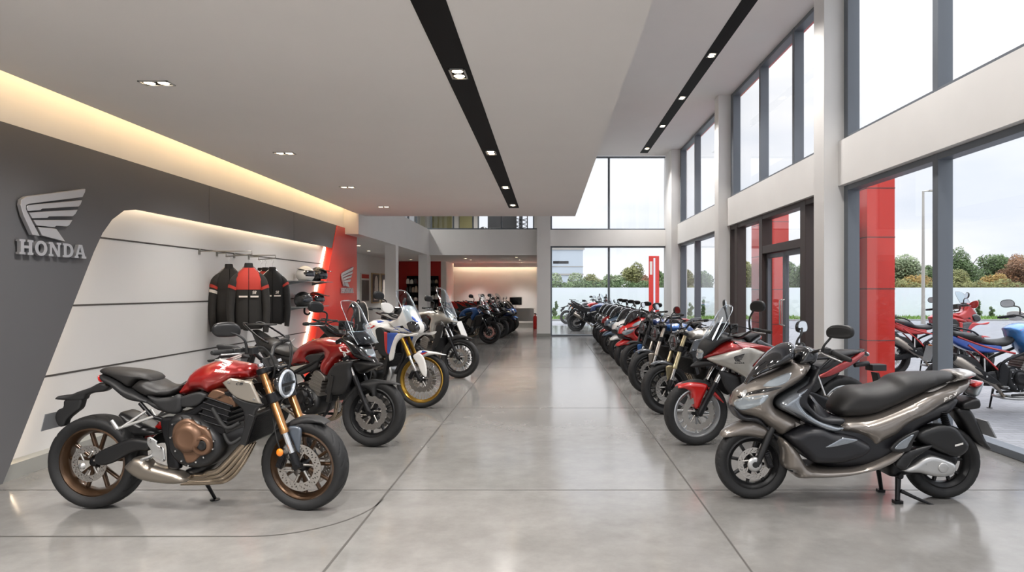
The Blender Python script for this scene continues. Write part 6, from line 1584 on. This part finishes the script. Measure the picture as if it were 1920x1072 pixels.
MB().box(-.26, .26, -.01, .025, .1, .44).build('housing', m_white, r, bevel=.005); MB().box(-.235, .235, -.013, -.01, .125, .415).build('screen', m_smoke, r)
MB().box(-.03, .03, 0, .03, .01, .12).build('stand', m_white, r); MB().box(-.1, .1, -.07, .08, 0, .012).build('stand_base', m_white, r)
r = empty('fire_extinguisher', (-.5, 26.0, 0)); r.scale = (.85, .85, .85); tag(r, 'dark red fire extinguisher standing at the right edge of the recess', 'fire extinguisher')
MB().lathe([(0, .0001), (0, .08), (.05, .085), (.5, .085), (.57, .06), (.6, .025), (.66, .025), (.66, .0001)], (0, 0, 0), 20, 'z').build('cylinder', m_redwall, r)
MB().box(-.05, .05, -.02, .02, .66, .70).tube([(.03, 0, .66), (.1, 0, .6), (.105, 0, .3)], .012, 8, spline=4).build('valve', m_black, r)
# dark structure behind the upper glazing
r = empty('steel_structure', (-1.55, 26.1, 3.41)); tag(r, 'dark steel framework behind the glass of the upper floor', 'structure')
MB().box(-.75, .35, -.2, .2, .25, 1.1).build('body', m_gmet, r, bevel=.02)
MB().box(-.6, -.3, -.25, .25, .02, .25).box(.05, .3, -.25, .25, .02, .25).build('feet', m_blkm, r)
q = MB()
for k in range(5): q.tube([(.35, 0, .2 + k * .15), (.75, 0, .05 + k * .16)], .015, 6).tube([(.35, 0, .05 + k * .16), (.75, 0, .2 + k * .15)], .015, 6)
q.tube([(.75, 0, 0), (.75, 0, .9)], .02, 6); q.build('lattice', m_blkm, r)
q = MB().tube([(-.75, 0, .35), (-.95, 0, .45), (-1.05, 0, .3), (-.9, 0, .15), (-.75, 0, .2)], .05, 8, spline=4); q.build('duct', m_gmet, r)

# ---------------------------------------------------------------- outside
def paving():
    m = mat('block_paving', '#9b9c9e', .6); nt = m.node_tree; b = nt.nodes['Principled BSDF']; L = nt.links.new
    tc = nt.nodes.new('ShaderNodeTexCoord'); br = nt.nodes.new('ShaderNodeTexBrick'); L(tc.outputs['Object'], br.inputs['Vector'])
    br.inputs['Scale'].default_value = 2.4; br.inputs['Color1'].default_value = srgb('#8d8e92'); br.inputs['Color2'].default_value = srgb('#808186'); br.inputs['Mortar'].default_value = srgb('#707174')
    br.inputs['Mortar Size'].default_value = .015
    L(br.outputs['Color'], b.inputs['Base Color']); return m
m_pave = paving()
m_asph = mat('pale_asphalt', '#7b7d82', .8, noise=.12, nscale=4)
m_kerb = mat('kerb_stone', '#8f908f', .7)
m_ext = mat('white_render', '#dfe3ef', .7)
m_grass = mat('grass', '#6d8a45', .85, noise=.3, nscale=3)
m_leaf = [mat('leaf_' + n, c, .7, noise=.35, nscale=1.5) for n, c in (('green', '#4d6336'), ('olive', '#717341'), ('autumn', '#93793d'), ('rust', '#7d5a3c'), ('pale', '#7f8c69'))]
m_bark = mat('bark', '#4f463c', .9)
S(MB().box(-80, 120, -40, 160, -.4, -.2).box(4.22, 90, -30, 33.3, -.2, -.02).box(-.05, 4.22, YF + .3, 33.3, -.2, -.02).box(-40, -.05, YR + .2, 33.3, -.2, -.02), 'ground', m_pave)
S(MB().box(9.5, 90, 17, 33.25, -.03, -.012), 'ground.001', m_asph)
S(MB().box(-40, 90, 33.3, 33.5, -.1, .06), 'trim_7', m_kerb)
S(MB().box(-40, 90, 36.0, 36.25, -.1, 1.62), 'wall_boundary', m_ext)
def grass_strip():
    mb = MB(); R = random.Random(3)
    mb.add([(-40, 33.5, .04), (90, 33.5, .04), (90, 36.0, .1), (-40, 36.0, .1)], [(0, 1, 2, 3)])
    for k in range(9000):
        x = R.uniform(-6, 42); y = R.uniform(33.5, 35.95); h = R.uniform(.05, .16); a = R.uniform(0, PI); w = .03
        c, s = math.cos(a) * w, math.sin(a) * w; q = R.uniform(-.05, .05)
        mb.add([(x - c, y - s, .05), (x + c, y + s, .05), (x + q, y + q, .07 + h)], [(0, 1, 2)], False)
    return mb
o = grass_strip().build('grass', m_grass); o['kind'] = 'stuff'; tag(o, 'strip of green grass along the foot of the white boundary wall', 'grass')
def foliage(R, blobs, n, size):
    """leaves scattered through a set of ellipsoids (centre, radii)"""
    mb = MB(); vol = [b[1][0] * b[1][1] * b[1][2] for b in blobs]; T = sum(vol)
    for b, v in zip(blobs, vol):
        for _ in range(int(n * v / T) + 20):
            d = Vector((R.gauss(0, 1), R.gauss(0, 1), R.gauss(0, 1))).normalized() * (R.random() ** .28)
            p = Vector((b[0][0] + d.x * b[1][0], b[0][1] + d.y * b[1][1], b[0][2] + d.z * b[1][2]))
            u = Vector((R.gauss(0, 1), R.gauss(0, 1), R.gauss(0, 1))).normalized(); w = u.orthogonal().normalized(); s = size * R.uniform(.6, 1.4)
            mb.add([p - u * s, p - w * s * .5, p + u * s, p + w * s * .5], [(0, 1, 2, 3)], False)
    return mb
def tree(x, y, h, wd, m, label, seed, cat='tree', name='tree', n=2600, trunk=True, size=.16, low=.35):
    R = random.Random(seed); r = empty(name, (x, y, -.05)); tag(r, label, cat, 'trees and shrubs beyond the white wall')
    blobs = []
    for k in range(9):
        a = R.uniform(0, 2 * PI); q = R.uniform(.1, .62) * wd
        zz = R.uniform(low, .86) * h; f = 1.1 - abs(zz / h - .55)
        blobs.append(((math.cos(a) * q * f, math.sin(a) * q * .6, zz), (wd * R.uniform(.3, .55), wd * .35, h * R.uniform(.13, .24))))
    foliage(R, blobs, n, size).build('crown', m, r)
    if trunk:
        t = MB().tube([(0, 0, 0), (.05, 0, h * .3), (-.05, 0, h * .6)], [h * .03, h * .022, h * .01], 8)
        for k in range(5):
            a = R.uniform(0, 6.28); t.tube([(0, 0, h * (.3 + .06 * k)), (math.cos(a) * wd * .5, math.sin(a) * wd * .3, h * (.5 + .08 * k))], [h * .012, h * .004], 6)
        t.build('trunk', m_bark, r)
G_, O_, A_, R_, P_ = m_leaf
def tx(px, Y): return (px - 1028) * Y / 1280
def th(py, Y): return EYE + (545 - py) * Y / 1280
Rt = random.Random(11)
spec = [ # px centre, distance, top py, half width px, material, label
 (1062, 44, 508, 34, P_, 'low pale green hedge in front of the metal clad building'), (1105, 45, 505, 26, O_, 'olive hedge section right of the metal clad building'), (1120, 50, 512, 22, A_, 'rust tinted shrub seen through the middle of the far window'),
 (1150, 46, 512, 22, P_, 'pale hedge section beside the middle mullion of the far window'), (1190, 48, 494, 32, O_, 'round olive tree left of the red sign totem'), (1208, 52, 503, 18, R_, 'brownish bush just behind the olive tree'), (1246, 47, 508, 22, G_, 'green hedge section right of the red sign totem'),
 (1288, 46, 505, 22, O_, 'olive tree seen through the farthest right hand window'), (1325, 46, 498, 24, G_, 'green tree seen through the farthest right hand window'), (1400, 46, 490, 34, O_, 'olive tree seen through the narrow entrance panes'), (1455, 46, 496, 28, P_, 'pale tree seen through the left entrance door'), (1500, 46, 484, 34, G_, 'green tree seen through the right entrance door'),
 (1690, 46, 478, 40, P_, 'pale leafy tree between the red pillar and the lamp post'), (1725, 44, 506, 36, A_, 'low autumn coloured bushes beneath the lamp post'), (1752, 50, 485, 26, G_, 'green tree just right of the lamp post'),
 (1808, 50, 462, 36, G_, 'tall dark green tree right of the thick window mullion'), (1850, 52, 458, 46, G_, 'broad dark green tree at the right of the window'), (1800, 44, 505, 36, O_, 'olive bushes right of the thick window mullion'), (1866, 43, 508, 30, A_, 'round golden bush above the white wall'), (1915, 46, 480, 40, R_, 'brown leafed tree at the right edge of view'), (1960, 46, 470, 50, O_, 'olive tree beyond the right edge of the view')]
for k, (px, Y, py, hw_, m, lab) in enumerate(spec):
    h = th(py, Y) + .05; wd = hw_ * Y / 1280 * 1.3; big = py < 492
    tree(tx(px, Y), Y, h, wd, m, lab, 40 + k, 'tree' if 'tree' in lab else 'shrub', 'tree' if 'tree' in lab else 'shrub', 8500 if big else 6500, True, .085 if big else .075, .38 if big else .2)
for k, (p0, p1, py, m, lab) in enumerate(((1030, 1252, 521, G_, 'long low green hedge along the wall in the far window'), (1655, 1935, 522, O_, 'long low olive hedge along the wall in the right window'))):
    Y = 39.5; x0, x1 = tx(p0, Y), tx(p1, Y); R = random.Random(70 + k); r = empty('hedge', ((x0 + x1) / 2, Y, -.05)); tag(r, lab, 'hedge')
    L = x1 - x0; n = int(L / .55)
    foliage(R, [((-L / 2 + L * (i + .5) / n, R.uniform(-.2, .2), th(py, Y) * R.uniform(.62, .74)), (.55, .5, th(py, Y) * .3)) for i in range(n)], 9000, .07).build('foliage', m, r)
    q = MB()
    for i in range(0, n, 2): q.tube([(-L / 2 + L * (i + .5) / n, 0, 0), (-L / 2 + L * (i + .5) / n, 0, 1.2)], .03, 5)
    q.build('stems', m_bark, r)
# young plants at the foot of the wall
def plant(x, y, h, label, seed):
    R = random.Random(seed); r = empty('young_plant', (x, y, .07)); tag(r, label, 'plant', 'young plants along the white wall')
    blobs = [((R.uniform(-.1, .1), 0, h * q), (.16 * (1.1 - q), .1, h * .14)) for q in (.25, .45, .65, .85)]
    foliage(R, blobs, 160, .07).build('foliage', G_, r); MB().tube([(0, 0, 0), (.02, 0, h * .9)], .012, 5).build('stem', m_bark, r)
for k, (px, hh, lab) in enumerate(((1042, .85, 'young green plant at the wall left in the far window'), (1296, .8, 'young plant seen in the farthest right window'), (1318, .95, 'second young plant seen in the farthest right window'), (1818, .5, 'small plant right of the thick mullion at the wall'), (1836, .95, 'tallest young plant at the wall behind the blue motorcycle'), (1858, .55, 'small plant right of the tallest young plant'))):
    plant(tx(px, 35.3), 35.3, hh, lab, 90 + k)
# red clad entrance portal, lamp post, totem, building
m_redc = mat('red_cladding', '#c92a1c', .4, coat=.3)
for lab, x, y, d, h in (('red clad pillar outside the near right window beside the doors', 5.02, 10.5, .2, 3.9), ('red clad pillar standing beyond the glass entrance doors', 5.18, 16.0, .7, 3.9)):
    r = empty('red_pillar', (x, y, -.02)); tag(r, lab, 'pillar', 'red clad pillars outside')
    MB().box(-.21, .21, -d, d, 0, h).build('cladding', m_redc, r, bevel=.004)
    for z in (.72, 1.5, 2.28, 3.02): MB().box(-.214, .214, -d - .004, d + .004, z - .006, z + .006).build('panel_joint', m_joint, r)
S(MB().box(4.3, 4.38, 9.2, 22.4, 5.86, 6.1), 'trim_8', m_redc)
r = empty('lamp_post', (tx(1731, 30), 30, -.02)); tag(r, 'tall grey lamp post seen through the right window', 'street lamp')
MB().tube([(0, 0, 0), (0, 0, 1.0), (0, 0, 5.85)], [.1, .075, .05], 12).build('pole', m_silv, r)
MB().tube([(0, 0, 5.83), (.3, 0, 5.88)], .03, 8).box(.25, .55, -.08, .08, 5.83, 5.9).build('lamp_head', m_silv, r)
r = empty('sign_totem', (tx(1226, 31), 31, -.02)); tag(r, 'tall red sign totem with a white stripe outside the far window', 'sign')
MB().box(-.23, .23, -.08, .08, 0, 3.05).build('body', m_redc, r, bevel=.02); MB().box(-.03, .05, -.085, -.08, .1, 2.95).build('stripe', m_ext, r); MB().box(-.2, -.08, -.085, -.08, 2.2, 2.8).build('sign_mark', m_jwht, r)
m_clad = mat('metal_cladding', '#b9c3cb', .45, metal=.2)
Yb = 62; r = empty('building', (tx(1046, Yb), Yb, 0)); tag(r, 'pale metal clad building outside the far window', 'building')
x0, x1 = tx(1000, Yb) - tx(1046, Yb), tx(1093, Yb) - tx(1046, Yb)
MB().box(x0, x1, 0, 12, 0, th(468, Yb)).build('wall', m_clad, r)
MB().box(x0 - .1, x1 + .15, -.1, 12, th(468, Yb), th(468, Yb) + .25).build('roof_edge', m_silv, r)
MB().box(x0, x1 + .05, -.06, 0, th(516, Yb), th(516, Yb) + .15).box(x0, x1 + .03, -.04, 0, th(500, Yb), th(500, Yb) + .05).build('ledge', m_silv, r)
MB().box(x0 + 1.8, tx(1066, Yb) - tx(1046, Yb), -.03, 0, th(494, Yb), th(489, Yb)).build('window_band', m_smoke, r)

# ---------------------------------------------------------------- camera, sky, lamps
cd = bpy.data.cameras.new('camera'); cam = bpy.data.objects.new('camera', cd); COL.objects.link(cam)
cam.location = (0, 0, EYE); cam.rotation_euler = (PI / 2, 0, 0)
cd.sensor_width = 36; cd.sensor_fit = 'HORIZONTAL'; cd.lens = 36 * 1280 / 1920
cd.shift_x = -68 / 1920; cd.shift_y = 9 / 1920; cd.clip_end = 500
sc.camera = cam
w = bpy.data.worlds.new('overcast_sky'); sc.world = w; w.use_nodes = True; nt = w.node_tree; L = nt.links.new
bg = nt.nodes['Background']
tc = nt.nodes.new('ShaderNodeTexCoord')
mp = nt.nodes.new('ShaderNodeMapping'); mp.inputs['Scale'].default_value = (1.2, 1.2, 4.5); L(tc.outputs['Generated'], mp.inputs[0])
n = nt.nodes.new('ShaderNodeTexNoise'); n.inputs['Scale'].default_value = 2.2; n.inputs['Detail'].default_value = 6; L(mp.outputs[0], n.inputs['Vector'])
cr = nt.nodes.new('ShaderNodeValToRGB'); L(n.outputs['Fac'], cr.inputs[0])
cr.color_ramp.elements[0].position = .36; cr.color_ramp.elements[0].color = srgb('#dfe5f0')
cr.color_ramp.elements[1].position = .62; cr.color_ramp.elements[1].color = srgb('#fbfbfd')
L(cr.outputs[0], bg.inputs['Color'])
# overcast luminance: bright zenith, paler horizon
sx = nt.nodes.new('ShaderNodeSeparateXYZ'); L(tc.outputs['Generated'], sx.inputs[0])
mr = nt.nodes.new('ShaderNodeMapRange'); L(sx.outputs['Z'], mr.inputs[0])
mr.inputs[1].default_value = .28; mr.inputs[2].default_value = 1.0; mr.inputs[3].default_value = .63; mr.inputs[4].default_value = 2.6
L(mr.outputs[0], bg.inputs['Strength'])
def area(name, loc, rot, sx, sy, power, col=(1, 1, 1), portal=False):
    d = bpy.data.lights.new(name, 'AREA'); d.shape = 'RECTANGLE'; d.size = sx; d.size_y = sy; d.energy = power; d.color = col
    o = bpy.data.objects.new(name, d); COL.objects.link(o); o.location = loc; o.rotation_euler = rot
    if portal: d.cycles.is_portal = True
    return o
# daylight openings (sampling portals only)
area('portal_right', (4.35, 8.5, 2.9), (0, PI / 2, 0), 5.7, 25, 1, portal=True)
area('portal_far', (1.95, 22.1, 2.9), (-PI / 2, 0, 0), 3.8, 5.7, 1, portal=True)
area('portal_back', (0, -4.1, 2.9), (PI / 2, 0, 0), 8.4, 5.7, 1, portal=True)
def spot(loc, power, ang=80, blend=.8, col=(1, .965, .93), r=.14):
    d = bpy.data.lights.new('downlight_and_fill', 'SPOT'); d.energy = power; d.spot_size = math.radians(ang); d.spot_blend = blend; d.color = col; d.shadow_soft_size = r
    o = bpy.data.objects.new('downlight_and_fill', d); COL.objects.link(o); o.location = loc; return o
for x, y in ((-2.92, 5.09), (-2.97, 7.69), (-3.0, 10.2), (-3.04, 12.6)): spot((x, y, 2.97), 92, 140)
for x, y in ((-.64, 2.1), (-.64, -.6), (-.64, -3), (-2.9, 2.5), (-2.9, 0), (-2.9, -2.5)): spot((x, y, 2.97), 300, 150)  # added unseen spots without fixtures; their floor bounce brightens the front ceiling
for y in (4.86, 7.63, 10.2, 12.3): spot((-.64, y, 2.97), 130, 140)
for y in (1.5, 4.2, 6.95, 9.7, 12.45, 15.2, 17.8, 20.6): spot((2.98, y, 5.7), 225, 115)  # those nearer than the visible lamps are added unseen, to brighten the right side
for x, y in ((-2.9, 24.5), (-2.9, 27.6), (-1.1, 24.5), (-1.1, 27.6)): spot((x, y, 2.56), 90, 95)
for x, y in ((-4.9, 16), (-4.9, 19.8), (-5.0, 24)): spot((x, y, 2.56), 60, 120)
for x, y in ((-2.2, 24.5), (-5, 20)): 
    spot((x, y, 5.6), 150, 140)
vs = sc.view_settings
sc.display_settings.display_device = 'sRGB'
vs.view_transform = 'Standard'; vs.look = 'None'; vs.gamma = 1; vs.use_curve_mapping = False; vs.exposure = .98
cy = sc.cycles
cy.use_denoising = True
try: cy.denoiser = 'OPENIMAGEDENOISE'; cy.denoising_input_passes = 'RGB_ALBEDO_NORMAL'
except Exception: pass
cy.max_bounces = 8; cy.diffuse_bounces = 5; cy.glossy_bounces = 4; cy.transparent_max_bounces = 16; cy.transmission_bounces = 4
cy.sample_clamp_indirect = 6; cy.caustics_reflective = False; cy.caustics_refractive = False
cy.use_light_tree = True
